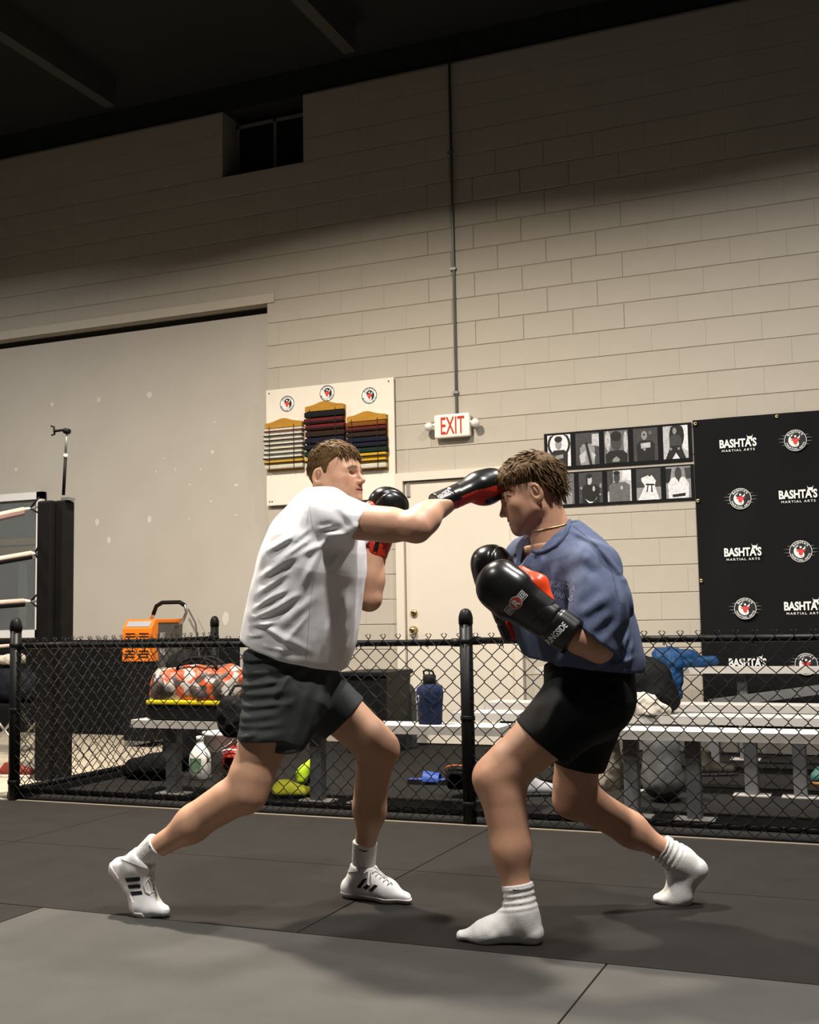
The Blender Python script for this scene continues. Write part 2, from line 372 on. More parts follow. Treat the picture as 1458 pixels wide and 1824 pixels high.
# conduit
q = MB(); q.tube([(-3.215, WY - 0.014, 2.66), (-3.215, WY - 0.014, ZC + 0.1)], 0.0115, 10); con = q.build('conduit', m_steel)
tag(con, 'thin grey steel conduit running up the wall from the exit sign', 'conduit')
for z in (2.86, 3.9, 4.9):
    q = MB(); q.box(-3.245, -3.195, WY - 0.027, WY + 0.004, z - 0.01, z + 0.01); q.build('strap', m_steel, con)

# exit sign
ex = tag(empty('exit_sign', (-3.24, WY, 2.58)), 'white exit sign with red letters and twin lamp heads above the door', 'sign')
q = MB(); q.cbox(-3.395, -3.085, WY - 0.075, WY - 0.02, 2.483, 2.677, 0.018); q.build('housing', m_white, ex)
q = MB(); q.box(-3.30, -3.18, WY - 0.02, WY, 2.52, 2.64); q.build('mount', m_white, ex)
tv, tf, _ = text2d('EXIT', 0.012)
q = MB(); q.add([(-3.232 + x * 0.205, WY - 0.0762, 2.580 + y * 0.142) for x, y in tv], tf); q.build('lettering', m_red, ex)
for s, x in ((-1, -3.44), (1, -3.035)):
    q = MB(); q.tube([(x - s * 0.055, WY - 0.05, 2.60), (x, WY - 0.06, 2.595)], 0.012, 8)
    lh = q.build('lamp_arm', m_white, ex)
    q = MB(); q.lathe([(0.012, -0.03), (0.03, -0.022), (0.036, 0.0), (0.034, 0.02), (0.02, 0.032), (0.005, 0.035)], (x, WY - 0.075, 2.585), 16, (s * 0.3, -0.6, -0.6)); q.build('lamp_head', m_clear, ex)

# ---- emblem used on the banner and the belt board (flat print)
def ring2(r0, r1, n=40): 
    return [(r * math.cos(2 * math.pi * k / n), r * math.sin(2 * math.pi * k / n)) for r in (r0, r1) for k in range(n)], [(k, (k + 1) % n, n + (k + 1) % n, n + k) for k in range(n)]
def disc2(r, n=32, c=(0, 0)): return [(c[0] + r * math.cos(2 * math.pi * k / n), c[1] + r * math.sin(2 * math.pi * k / n)) for k in range(n)], [tuple(range(n))]
def arc_text(s, r, h, span, top=True):
    v, f, _ = text2d(s, 0.02, 1.1); out = []
    for x, y in v:
        if top: a = math.pi / 2 - x * span; rr = r + y * h
        else: a = -math.pi / 2 + x * span; rr = r - y * h
        out.append((rr * math.cos(a), rr * math.sin(a)))
    return out, f
BULL = [(-0.46, 0.14), (-0.30, 0.10), (-0.20, 0.20), (0.20, 0.20), (0.30, 0.10), (0.46, 0.14), (0.32, -0.02), (0.20, -0.06), (0.18, -0.26), (0.10, -0.38), (-0.10, -0.38), (-0.18, -0.26), (-0.20, -0.06), (-0.32, -0.02)]
HORN = [(0.14, 0.20), (0.30, 0.16), (0.42, 0.28), (0.40, 0.52), (0.33, 0.34), (0.22, 0.28)]
def emblem(speed=True, dark=True):
    # (material, layer, verts, faces): materials 0 white, 1 black, 2 red, 3 grey
    out = []
    out.append((0, 0, *disc2(1.0, 40)))
    out.append((1, 1, *disc2(0.955, 40)) if dark else (0, 1, *disc2(0.955, 40)))
    if not dark: out.append((1, 1, *ring2(0.90, 0.98)))
    ink = 0 if dark else 1
    out.append((ink, 2, *arc_text("BASHTA'S", 0.81, 0.20, 1.9, True))); out.append((ink, 2, *arc_text('MARTIAL ARTS', 0.81, 0.17, 2.6, False)))
    out.append((1, 2, *disc2(0.64, 36)))
    n = 20; yin = [(0.62 * math.cos(a), 0.62 * math.sin(a)) for a in [math.pi / 2 + math.pi * k / n for k in range(n + 1)]]
    yin += [(0.31 * math.cos(a), -0.31 + 0.31 * math.sin(a)) for a in [-math.pi / 2 + math.pi * k / n for k in range(n + 1)]]
    yin += [(-0.31 * math.cos(a), 0.31 + 0.31 * math.sin(a)) for a in [-math.pi / 2 + math.pi * k / n for k in range(n + 1)]][1:]
    out.append((0, 3, yin, None))
    out.append((0, 3, *disc2(0.10, 16, (0.0, 0.38)))); out.append((1, 4, *disc2(0.05, 12, (0.04, -0.5))))
    out.append((2, 5, BULL, None)); out.append((0, 5, HORN, None)); out.append((1 if not dark else 1, 5, [(-x, y) for x, y in HORN[::-1]], None))
    if speed:
        for k, y in enumerate((0.5, 0.22, -0.1, -0.4)):
            x0 = math.sqrt(1.02 - y * y) + 0.04
            for s in (-1, 1):
                ln = (0.32, 0.55, 0.5, 0.28)[k]
                out.append((3, 0, [(s * x0, y + 0.022), (s * (x0 + ln), y), (s * x0, y - 0.022)], None))
    return out
def tri_poly(poly):
    from mathutils.geometry import tessellate_polygon
    t = tessellate_polygon([[Vector((x, y, 0)) for x, y in poly]])
    return [tuple(k) for k in t]
def flat_print(name, parts, cx, cz, s, y, parent, sx=None, step=0.0003, mats=None):
    q = MB()
    for mi, lay, v, f in parts:
        if f is None: f = tri_poly(v)
        q.cm = mi; q.add([(cx + (sx or s) * x, y - step * (lay + 1), cz + s * z) for x, z in v], f)
    return q.build(name, mats or [m_print_w, m_print_b, m_print_r, m_print_g], parent)

# ---- black sponsor banner
m_ban = mat('black_banner_cloth', (0.008, 0.0083, 0.009), 0.7, spec=0.08, var=0.2, vscale=2, bump=0.15, bscale=30, stretch=(1, 1, 0.4))
BX0, BX1, BZ0, BZ1 = -1.322, 1.05, 0.15, 2.468; BY = WY - 0.03
ban = tag(empty('banner', (BX0, BY, BZ0)), 'large black banner printed with white lettering and round bull emblems', 'banner')
q = MB(); nx, nz = 40, 40
vv = []; ff = []
for j in range(nz + 1):
    for i in range(nx + 1):
        x = BX0 + (BX1 - BX0) * i / nx; z = BZ0 + (BZ1 - BZ0) * j / nz
        dy = 0.006 * math.sin(7 * x + 2.0 * z) + 0.004 * math.sin(13 * x - 5 * z) 
        dg_ = max(0, 1 - abs((x - BX0) - (BZ1 - z)) / 0.10); dy -= 0.006 * dg_
        vv.append((x, BY + dy, z))
for j in range(nz):
    for i in range(nx): a = j * (nx + 1) + i; ff.append((a, a + 1, a + nx + 2, a + nx + 1))
nb = len(vv); vv += [(x, y + 0.004, z) for x, y, z in vv]
ff += [tuple(k + nb for k in f[::-1]) for f in ff]
q.add(vv, ff, True); q.build('cloth', m_ban, ban)
tb = text2d("BASHTA'S", 0.035, 0.98); ts = text2d('MARTIAL ARTS', 0.01, 1.35)
def horns(cx, cz): return [(cx - 0.045, cz + 0.05), (cx - 0.03, cz + 0.02), (cx + 0.03, cz + 0.02), (cx + 0.045, cz + 0.05), (cx + 0.035, cz + 0.005), (cx, cz - 0.03), (cx - 0.035, cz + 0.005)]
PB = BY - 0.0125
for r in range(6):
    for c in range(6):
        x = -0.997 + 0.404 * c; z = 2.259 - 0.4035 * r
        if x > BX1 - 0.12 or z < BZ0 + 0.1: continue
        if (r + c) % 2 == 0:
            q = MB()
            q.add([(x + u * 0.265, PB, z + 0.012 + w * 0.066) for u, w in tb[0]], tb[1])
            q.add([(x + u * 0.235, PB, z - 0.042 + w * 0.017) for u, w in ts[0]], ts[1])
            hx, hz = x + 0.086, z + 0.045
            q.add([(hx + a * 0.5, PB - 0.0003, hz + b * 0.5) for a, b in horns(0, 0)], tri_poly(horns(0, 0)))
            q.build('lettering', m_print_w, ban)
        else: flat_print('emblem', EMB if 'EMB' in globals() else emblem(), x, z, 0.078, PB, ban)
for x, z in ((-1.30, 2.44), (-0.713, 2.446), (-0.12, 2.446), (0.48, 2.446), (-1.303, 1.857), (-1.303, 1.26), (-1.303, 0.66)):
    q = MB(); q.lathe([(0.014, 0), (0.013, 0.003), (0.006, 0.003), (0.005, 0.0)], (x, BY - 0.011, z), 14, (0, -1, 0)); q.build('grommet', m_brass, ban)

# ---- belt display board
m_board = mat('white_board', (0.76, 0.70, 0.60), 0.6, var=0.03)
m_oak = mat('golden_oak', (0.40, 0.20, 0.022), 0.45, var=0.2, vscale=8, stretch=(1, 1, 6))
bx0, bx1, bz0, bz1 = -4.985, -3.763, 2.017, 3.037; bY = WY - 0.04
bd = tag(empty('display_board', (-4.37, WY - 0.02, bz0)), 'white board with three round emblems holding wooden belt racks', 'board')
q = MB(); q.cbox(bx0, bx1, bY, WY - 0.02, bz0, bz1, 0.003); q.build('panel', m_board, bd)
for x, z in ((bx0 + 0.03, bz1 - 0.03), (bx1 - 0.045, bz1 - 0.03), (bx0 + 0.03, bz0 + 0.035), (bx0 + 0.055, bz0 + 0.035)):
    q = MB(); q.lathe([(0.008, 0), (0.007, 0.004)], (x, bY, z), 10, (0, -1, 0)); q.build('screw', m_steel, bd)
for k, (x, z) in enumerate(((-4.776, 2.90), (-4.386, 2.957), (-3.988, 2.90))): flat_print('emblem', emblem(False, False), x, z, 0.072, bY - 0.0004, bd)
BELTC = dict(white=(0.72, 0.67, 0.56), red=(0.32, 0.03, 0.03), black=(0.018, 0.017, 0.017), navy=(0.02, 0.022, 0.06), green=(0.015, 0.06, 0.035), yellow=(0.66, 0.38, 0.02), orange=(0.55, 0.18, 0.02), brown=(0.07, 0.035, 0.02), teal=(0.05, 0.12, 0.13), gold=(0.6, 0.36, 0.05))
def bm_(c): return mat('belt_' + c, tuple(v * (0.75 if c in ('white', 'yellow', 'gold') else 0.32) for v in BELTC[c]), 0.85, var=0.12, vscale=40, bump=0.3, bscale=200)
m_cord = mat('black_cord', (0.015, 0.015, 0.015), 0.7)
racks = (
 (-4.97, -4.607, 2.735, 2.325, 'short rack of striped white belts', [('white', 'red'), ('white', 'black'), ('white', 'black'), ('white', 'navy'), ('white', 'brown'), ('white', 'teal'), ('white', 'black'), ('gold', 'black'), ('white', None)]),
 (-4.575, -4.208, 2.850, 2.29, 'tallest rack', [('black', None), ('red', 'black'), ('red', 'black'), ('brown', None), ('navy', None), ('navy', 'black'), ('green', None), ('yellow', 'black'), ('white', None)]),
 (-4.178, -3.817, 2.728, 2.272, 'rack beside the door', [('orange', None), ('red', 'black'), ('brown', None), ('navy', None), ('navy', 'black'), ('green', None), ('yellow', 'black'), ('yellow', 'black'), ('white', None)]))
ORD = ('top', 'second', 'third', 'fourth', 'fifth', 'sixth', 'seventh', 'eighth', 'lowest')
for ri, (x0, x1, zt, zb, nm, belts) in enumerate(racks):
    rk = tag(empty('belt_rack', ((x0 + x1) / 2, bY, zb)), ('low oak belt rack with arched crown filled with striped white belts', 'tall oak belt rack with arched crown raised between two lower racks', 'low oak belt rack with arched crown on the door side of the board')[ri], 'rack')
    cr = []
    for k in range(25):
        u = k / 24; cr.append((x0 + (x1 - x0) * u, zt - 0.004 + 0.036 * math.exp(-((u - 0.5) / 0.26) ** 2) - (0.0 if 0.02 < u < 0.98 else 0.004)))
    q = MB(); q.prism([(x0, zt - 0.048), (x1, zt - 0.048)] + cr[::-1], bY - 0.05, bY - 0.003); q.build('crown', m_oak, rk)
    for xa in (x0 + 0.002, x1 - 0.016):
        q = MB(); q.box(xa, xa + 0.014, bY - 0.0125, bY - 0.003, zb - 0.01, zt - 0.048); q.build('side_rail', m_oak, rk)
    q = MB(); q.box(x0, x1, bY - 0.012, bY - 0.003, zb - 0.01, zt - 0.048); q.build('back_panel', m_oak, rk)
    H = (zt - 0.052 - zb); n = len(belts); hb = H / n
    for i, (c, st) in enumerate(belts):
        z1 = zt - 0.054 - i * hb; z0 = z1 - hb * 0.86
        jx = random.uniform(-0.008, 0.008); e = 0.004
        bt = MB(); ww = 14
        P = []; 
        q = MB()
        prof = [(-0.5, 0.0), (-0.5, 1.0), (0.5, 1.0), (0.5, 0.0)]
        q.cbox(x0 - e + jx, x1 + e + jx, bY - 0.062, bY - 0.013, z0, z1, min(hb * 0.22, 0.012))
        ends = {'white': 'white', 'gold': 'yellow'}.get(c, c)
        b = q.build('folded_belt', bm_(c))
        striped = (' with a %s stripe' % st) if st else ''
        tag(b, '%s folded belt%s, %s in the %s' % (c, striped, ORD[i] if i < len(belts) - 1 else 'lowest', nm), 'belt', 'belts in the ' + nm)
        if st:
            zc = z0 + (z1 - z0) * 0.28; q = MB(); q.box(x0 - e + jx - 0.001, x1 + e + jx + 0.001, bY - 0.0635, bY - 0.02, zc - hb * 0.12, zc + hb * 0.14); q.build('stripe', bm_(st), b)
    for u in (0.14, 0.80):
        x = x0 + (x1 - x0) * u; q = MB(); q.tube([(x, bY - 0.066, zt - 0.03), (x + 0.003, bY - 0.068, (zt + zb) / 2), (x, bY - 0.066, zb - 0.005)], 0.0028, 6); q.build('cord', m_cord, rk)

# ---- two strips of black and white photographs
GP = [mat('photo_grey_%d' % i, (v, v, v * 1.03), 0.5, var=0.25, vscale=60) for i, v in enumerate((0.015, 0.05, 0.12, 0.25, 0.45, 0.68))]
m_strip = mat('black_photo_strip', (0.008, 0.008, 0.009), 0.6, spec=0.1)
def el(cx, cz, rx, rz, n=18): return [(cx + rx * math.cos(2 * math.pi * k / n), cz + rz * math.sin(2 * math.pi * k / n)) for k in range(n)]
def torso(w, top, sh=0.12): return [(-w, -0.5), (-w * 1.05, top - sh), (-w * 0.62, top), (w * 0.62, top), (w * 1.05, top - sh), (w, -0.5)]
PH = [  # lists of (grey, polygon) in a unit frame, x -0.5..0.5, z -0.5..0.5
 [(5, 'bg'), (0, el(0.0, 0.2, 0.5, 0.42)), (5, el(0, 0.2, 0.40, 0.34)), (0, torso(0.36, 0.02)), (3, el(-0.02, 0.2, 0.14, 0.17)), (0, el(-0.02, 0.36, 0.17, 0.10)), (3, [(-0.22, -0.15), (0.18, -0.12), (0.18, -0.24), (-0.22, -0.27)])],
 [(1, 'bg'), (4, [(0.2, 0.45), (0.5, 0.45), (0.5, 0.05), (0.2, 0.1)]), (3, torso(0.30, 0.15)), (1, el(-0.05, 0.3, 0.13, 0.14)), (0, [(-0.1, 0.2), (0.0, 0.2), (0.2, -0.5), (0.08, -0.5)]), (4, [(-0.35, -0.2), (-0.05, -0.05), (-0.1, -0.4), (-0.3, -0.45)]), (4, [(0.15, -0.1), (0.35, -0.2), (0.25, -0.45)])],
 [(2, 'bg'), (4, el(-0.35, 0.2, 0.12, 0.3)), (4, el(0.4, 0.1, 0.09, 0.36)), (3, el(-0.3, -0.2, 0.1, 0.12)), (0, torso(0.44, -0.12)), (1, el(0, 0.15, 0.22, 0.28)), (0, el(0, 0.32, 0.23, 0.16)), (3, [(-0.15, -0.38), (0.0, -0.3), (0.15, -0.4), (0.1, -0.47), (-0.18, -0.47)])],
 [(1, 'bg'), (0, torso(0.36, 0.12)), (3, el(-0.05, 0.28, 0.12, 0.14)), (0, el(-0.05, 0.30, 0.05, 0.03)), (4, [(-0.2, 0.04), (0.2, 0.06), (0.19, -0.1), (-0.19, -0.12)]), (3, el(-0.05, -0.14, 0.06, 0.05)), (2, el(0.2, 0.35, 0.07, 0.06))],
 [(4, 'bg'), (5, [(0.2, 0.5), (0.5, 0.5), (0.5, -0.3), (0.3, -0.2)]), (0, el(0.05, 0.2, 0.3, 0.42)), (1, torso(0.24, 0.22)), (3, el(-0.03, 0.34, 0.08, 0.10)), (0, [(-0.2, -0.1), (0.2, -0.1), (0.4, -0.5), (0.15, -0.5), (0.0, -0.3), (-0.15, -0.5), (-0.42, -0.5)]), (5, [(-0.15, -0.5), (0.0, -0.32), (0.15, -0.5)]), (3, el(-0.2, -0.2, 0.05, 0.04)), (3, el(0.12, -0.2, 0.05, 0.04))],
 [(2, 'bg'), (3, torso(0.4, 0.0)), (2, el(0, 0.2, 0.15, 0.2))],
 [(1, 'bg'), (0, torso(0.36, 0.1)), (4, el(-0.05, 0.26, 0.11, 0.17)), (0, el(-0.05, 0.38, 0.12, 0.08)), (0, el(-0.16, 0.24, 0.04, 0.16)), (4, el(0.13, -0.04, 0.055, 0.09)), (5, [(-0.24, -0.36), (-0.05, -0.46), (0.12, -0.46), (0.28, -0.3), (0.22, -0.38), (0.05, -0.5), (-0.1, -0.5)]), (3, el(-0.4, 0.0, 0.05, 0.05)), (3, el(0.42, 0.05, 0.05, 0.08)), (3, el(0.4, -0.24, 0.05, 0.03))],
 [(4, 'bg'), (1, [(-0.5, 0.5), (-0.25, 0.5), (-0.25, 0.0), (-0.5, -0.2)]), (5, [(0.15, 0.5), (0.5, 0.5), (0.5, 0.15), (0.1, 0.2)]), (2, torso(0.42, 0.12)), (1, el(-0.1, 0.28, 0.13, 0.2)), (0, el(-0.1, 0.42, 0.14, 0.07)), (4, el(0.1, -0.06, 0.05, 0.06))],
 [(1, 'bg'), (3, [(-0.5, -0.1), (0.5, -0.1), (0.5, -0.5), (-0.5, -0.5)]), (5, [(-0.3, 0.2), (0.1, 0.32), (0.3, 0.1), (0.25, -0.05), (0.42, -0.5), (-0.45, -0.5), (-0.15, -0.05), (-0.28, 0.1)]), (1, el(0.05, 0.36, 0.09, 0.12)), (0, [(-0.12, 0.02), (0.24, 0.0), (0.24, -0.05), (-0.12, -0.03)]), (0, [(-0.04, 0.0), (0.0, 0.0), (-0.05, -0.25), (-0.1, -0.25)]), (0, [(0.1, 0.0), (0.14, 0.0), (0.16, -0.26), (0.1, -0.26)])],
 [(3, 'bg'), (0, [(-0.5, 0.45), (-0.25, 0.45), (-0.35, 0.0), (-0.5, 0.0)]), (1, [(0.25, 0.45), (0.5, 0.45), (0.5, 0.1), (0.3, 0.1)]), (5, torso(0.40, 0.16, 0.2)), (1, el(0, 0.28, 0.14, 0.2)), (1, [(-0.08, 0.15), (0.08, 0.15), (0.02, 0.0)]), (0, [(-0.26, -0.38), (0.28, -0.34), (0.26, -0.44), (-0.24, -0.46)])]]
PLAB = ('athlete in a dark shirt before a round emblem', 'figure in a light uniform with a dark strap', 'close portrait of a head above a dark shirt', 'figure in a dark shirt with pale chest lettering', 'figure crouching in a dark uniform', 'pale grey portrait', 'portrait with clasped pale hands', 'figure in a grey hooded top', 'figure in a white belted uniform', 'figure in a white open collar shirt')
for si, (x0, x1, zb_, zt_, sk) in enumerate(((-2.485, -1.334, 2.163, 2.458, 0.006), (-2.47, -1.331, 1.868, 2.140, 0.006))):
    st = MB(); st.cbox(x0, x1, WY - 0.012, WY, zb_, zt_, 0.002)
    st = tag(st.build('photo_strip', m_strip), ('upper', 'lower')[si] + ' black strip of five black and white portraits beside the banner', 'poster')
    for k in range(5):
        cx = x0 + 0.028 + 0.0925 + k * (x1 - x0 - 0.016) / 5 + (0.004 if si else 0); cz = (zb_ + zt_) / 2 + 0.004; w_, h_ = 0.186, 0.252 if si == 0 else 0.240
        q = MB()
        for li, (g, poly) in enumerate(PH[si * 5 + k]):
            if poly == 'bg': poly = [(-0.5, -0.5), (0.5, -0.5), (0.5, 0.5), (-0.5, 0.5)]
            poly = [(min(0.5, max(-0.5, a)), min(0.5, max(-0.5, b))) for a, b in poly]
            q.cm = g; q.add([(cx + a * w_, WY - 0.0128 - 0.0003 * li, cz + b * h_) for a, b in poly], tri_poly(poly))
        o = q.build('photograph', GP, st); o['label'] = 'black and white photograph, ' + PLAB[si * 5 + k]
# ------------------------------------------------------------------ chain link fence
m_fence = mat('black_fence_paint', (0.008, 0.008, 0.008), 0.4, 0.0, var=0.1, spec=0.12)
m_wire = mat('black_coated_wire', (0.010, 0.010, 0.010), 0.35, 0.0, spec=0.2)
FZ, FYY, FXC = 0.915, 5.47, -4.84
fence = tag(empty('chain_link_fence', (FXC, FYY, 0)), 'black chain link fence with round capped posts around the mat', 'fence')
def post(x, y, r=0.031):
    q = MB(); q.lathe([(r, 0), (r, 1.0)], (x, y, 0), 20); p = q.build('post', m_fence, fence)
    q = MB(); q.lathe([(r + 0.0035, 0.985), (r + 0.0035, 1.02), (r * 0.98, 1.037), (r * 0.8, 1.052), (r * 0.45, 1.062), (0.004, 1.065)], (x, y, 0), 20); q.build('post_cap', m_fence, p)
    q = MB()
    for z in (0.10, 0.52, 0.90): q.lathe([(r + 0.002, z - 0.012), (r + 0.004, z - 0.01), (r + 0.004, z + 0.01), (r + 0.002, z + 0.012)], (x, y, 0), 20)
    q.build('tension_band', m_fence, p)
for x, y in ((FXC, FYY), (-1.985, FYY), (0.87, FYY), (FXC, 7.66)): post(x, y, 0.033 if y < 6 else 0.031)
FR = [((FXC + 0.03, FYY), (-2.02, FYY)), ((-1.95, FYY), (0.84, FYY)), ((FXC, FYY + 0.03), (FXC, 7.63))]
for i, (a, b) in enumerate(FR):
    dz = 0.0 if i != 1 else 0.008
    for z, r, nm in ((FZ - 0.02 + dz, 0.0165, 'top_rail'), (0.055, 0.0165, 'bottom_rail')):
        q = MB(); q.tube([(*a, z), (*b, z)], r, 12); q.build(nm, m_fence, fence)
    for e in (a, b):
        q = MB(); q.lathe([(0.012, -0.03), (0.021, -0.02), (0.021, 0.02), (0.012, 0.03)], (e[0] + (0.02 if e == a else -0.02) * (1 if i < 2 else 0), e[1] + (0.02 if e == a else -0.02) * (0 if i < 2 else 1), FZ - 0.02 + dz), 12, (1, 0, 0) if i < 2 else (0, 1, 0)); q.build('rail_cup', m_fence, fence)
PW, PHH = 0.042, 0.086
def wire_mesh(name, mirror, along):
    q = MB(); pts = []; nz = 21; s = -1 if mirror else 1
    for k in range(nz + 1):
        z = 0.012 + k * PHH / 2; u = (PW / 2) * s * (1 if k % 2 else -1); w = 0.0022 * (1 if k % 2 else -1)
        for e in ((-0.005, 0.92), (0.0, 1.03), (0.005, 0.92)): pts.append((u * e[1], w * (1 if e[0] == 0 else 0.5), z + e[0]))
    pts[-1:] = []
    top = pts[-1]; sg = 1 if top[0] < 0 else -1
    pts += [(top[0] + sg * 0.010, 0.003, top[2] + 0.012), (top[0] + sg * 0.016, -0.003, top[2] + 0.020), (top[0] + sg * 0.006, 0.004, top[2] + 0.026)]
    if along == 'y': pts = [(b, a, c) for a, b, c in pts]
    q.tube(pts, 0.0026, 5)
    me = bpy.data.meshes.new(name); me.from_pydata(q.v, [], q.f); me.materials.append(m_wire); me.polygons.foreach_set('use_smooth', [True] * len(q.f)); return me
WM = {(m, a): wire_mesh('wire', m, a) for m in (0, 1) for a in 'xy'}
x = FXC + 0.035; k = 0
while x < 0.85:
    if abs(x + 1.985) > 0.035: link('wire', WM[(k % 2, 'x')], fence, (x, FYY - 0.020, 0.0))
    x += PW; k += 1
y = FYY + 0.05; k = 0
while y < 7.63:
    link('wire', WM[(k % 2, 'y')], fence, (FXC + 0.020, y, 0.0))
    y += PW; k += 1
# tie wires
for i in range(14):
    x = -4.6 + i * 0.4; q = MB(); z = FZ - 0.02
    q.tube([(x + 0.022 * 0, FYY + 0.021 * math.cos(a), z + 0.021 * math.sin(a)) for a in [k * 0.7 for k in range(10)]] + [(x + 0.02, FYY - 0.03, z - 0.03)], 0.0022, 5); q.build('tie_wire', m_wire, fence)

# ------------------------------------------------------------------ aluminium benches
m_alu = mat('aluminium', (0.60, 0.57, 0.53), 0.42, 0.25, var=0.05, vscale=6, stretch=(0.2, 4, 4))
m_leg = mat('galvanised_leg', (0.17, 0.17, 0.17), 0.5, 0.4, var=0.1)
def bench(x0, x1, y0, legs, label, zt=0.442, dep=0.25, th=0.045, name='aluminium_bench'):
    b = tag(empty(name, ((x0 + x1) / 2, y0 + dep / 2, 0)), label, 'bench')
    q = MB()
    # ribbed plank with a lip: profile in YZ extruded along X
    pr = [(0, -th), (0, 0)]; nr = 6
    for k in range(nr):
        a = k / nr; pr += [(dep * (a + 0.02), 0.0), (dep * (a + 0.06), -0.003), (dep * (a + 0.11), -0.003), (dep * (a + 0.15), 0.0)]
    pr += [(dep, 0), (dep, -th), (dep - 0.008, -th), (dep - 0.008, -0.01), (0.008, -0.01), (0.008, -th)]
    n = len(pr); vv = [(x0, y0 + a, zt + c) for a, c in pr] + [(x1, y0 + a, zt + c) for a, c in pr]
    ff = [(i, i + n, (i + 1) % n + n, (i + 1) % n) for i in range(n)]
    q.add(vv, [f[::-1] for f in ff]); q.build('seat_plank', m_alu, b)
    for x in (x0, x1):
        q = MB(); s = -1 if x == x0 else 1; q.box(min(x, x + s * 0.006), max(x, x + s * 0.006), y0 - 0.002, y0 + dep + 0.002, zt - th - 0.002, zt + 0.002); q.build('end_cap', m_alu, b)
    for x in legs:
        q = MB(); q.cbox(x - 0.036, x + 0.036, y0 + dep / 2 - 0.036, y0 + dep / 2 + 0.036, 0.008, zt - th + 0.002, 0.008); lg = q.build('leg', m_leg, b)
        q = MB(); q.box(x - 0.10, x + 0.10, y0 + dep / 2 - 0.05, y0 + dep / 2 + 0.05, 0.0, 0.008); q.build('foot_plate', m_alu, lg)
        q = MB(); q.box(x - 0.02, x + 0.02, y0 + 0.02, y0 + dep - 0.02, zt - th - 0.012, zt - th + 0.004); q.build('seat_bracket', m_leg, lg)
    return b
bench(-4.245, -1.93, 5.80, (-4.03, -3.06, -2.76), 'long aluminium bench behind the fence holding the backpack and blue bottle')
bench(-1.385, 1.6, 5.80, (-1.27, -0.96, 0.6, 1.3), 'front aluminium bench of the three rows before the black banner')
bench(-2.515, 1.6, 6.66, (-2.2, -0.78, -0.52, 1.1), 'middle aluminium bench of the three rows with a white towel on it')
bench(-2.60, 1.6, 7.50, (-2.3, -1.1, 0.2, 1.2), 'rear low aluminium bench of the three rows under the wall bench')
bench(-2.46, 1.6, 8.28, (-2.3, -1.0, 0.4, 1.3), 'high aluminium bench standing against the wall under the banner', zt=0.64, th=0.04, name='tall_bench')
# a loose plank leaning behind the benches
a, b = at_y(1262, 1254, 7.98), at_y(1470, 1227, 7.98); d = (b - a); b = a + d * 1.6
q = MB(); ax = (b - a).normalized(); q.obox((a + b) / 2, ax, Vector((0, 1, 0)), ax.cross(Vector((0, 1, 0))).normalized(), (b - a).length / 2, 0.02, 0.03)
tag(q.build('loose_plank', m_leg), 'flat grey metal plank leaning at a slant behind the benches', 'plank')

# ------------------------------------------------------------------ boxing ring corner
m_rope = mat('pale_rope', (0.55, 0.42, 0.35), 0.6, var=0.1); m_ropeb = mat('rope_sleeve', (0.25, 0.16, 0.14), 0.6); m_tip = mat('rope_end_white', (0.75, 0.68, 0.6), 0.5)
m_postb = mat('ring_post_pad', (0.008, 0.0075, 0.0072), 0.55, spec=0.1, var=0.2, bump=0.1, bscale=30)
RY = 6.20
ring = tag(empty('ring_corner', (-5.18, RY, 0)), 'padded black boxing ring corner post with pale ropes', 'ring')
pts = [at_y(76, 891, RY), at_y(111, 889, RY)]
zt = 1.85
q = MB(); q.cbox(-5.27, -5.155, RY - 0.06, RY + 0.10, 0.0, zt, 0.015); q.build('corner_pad', m_postb, ring)
q = MB(); q.cbox(-5.153, -5.085, RY - 0.02, RY + 0.10, 0.0, zt + 0.0, 0.012); q.build('post', m_postb, ring)
q = MB(); q.box(-5.12, -5.06, RY - 0.0, RY + 0.07, zt, zt + 0.02); q.build('post_cap', m_steel, ring)
for px0, py0, px1, py1, r, tip in ((-60, 930, 42, 908, 0.019, 1), (-60, 1006, 56, 986, 0.019, 0), (-60, 1078, 43, 1071, 0.019, 1), (-60, 1157, 36, 1149, 0.014, 0)):
    a, b = at_y(px0, py0, RY - 0.42), at_y(px1, py1, RY - 0.05); e = at_y(71, py1 - (6 if tip == 1 and py1 < 1000 else 0), RY)
    a = b + (a - b) * 2.2
    q = MB(); q.tube([a, b], r, 12); rp = q.build('rope', m_rope, ring)
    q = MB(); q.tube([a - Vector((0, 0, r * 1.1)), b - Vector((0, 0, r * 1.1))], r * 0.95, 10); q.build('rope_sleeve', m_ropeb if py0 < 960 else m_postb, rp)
    q = MB(); q.tube([b, (b + e) / 2, e], [r * 0.8, r * 0.35, r * 0.3], 8); q.build('rope_end', m_tip, rp)
    for dz in (0.06, -0.05):
        q = MB(); q.tube([b + (e - b) * 0.4, e + Vector((0.02, -0.03, dz))], 0.006, 6); q.build('turnbuckle_strap', m_postb, rp)
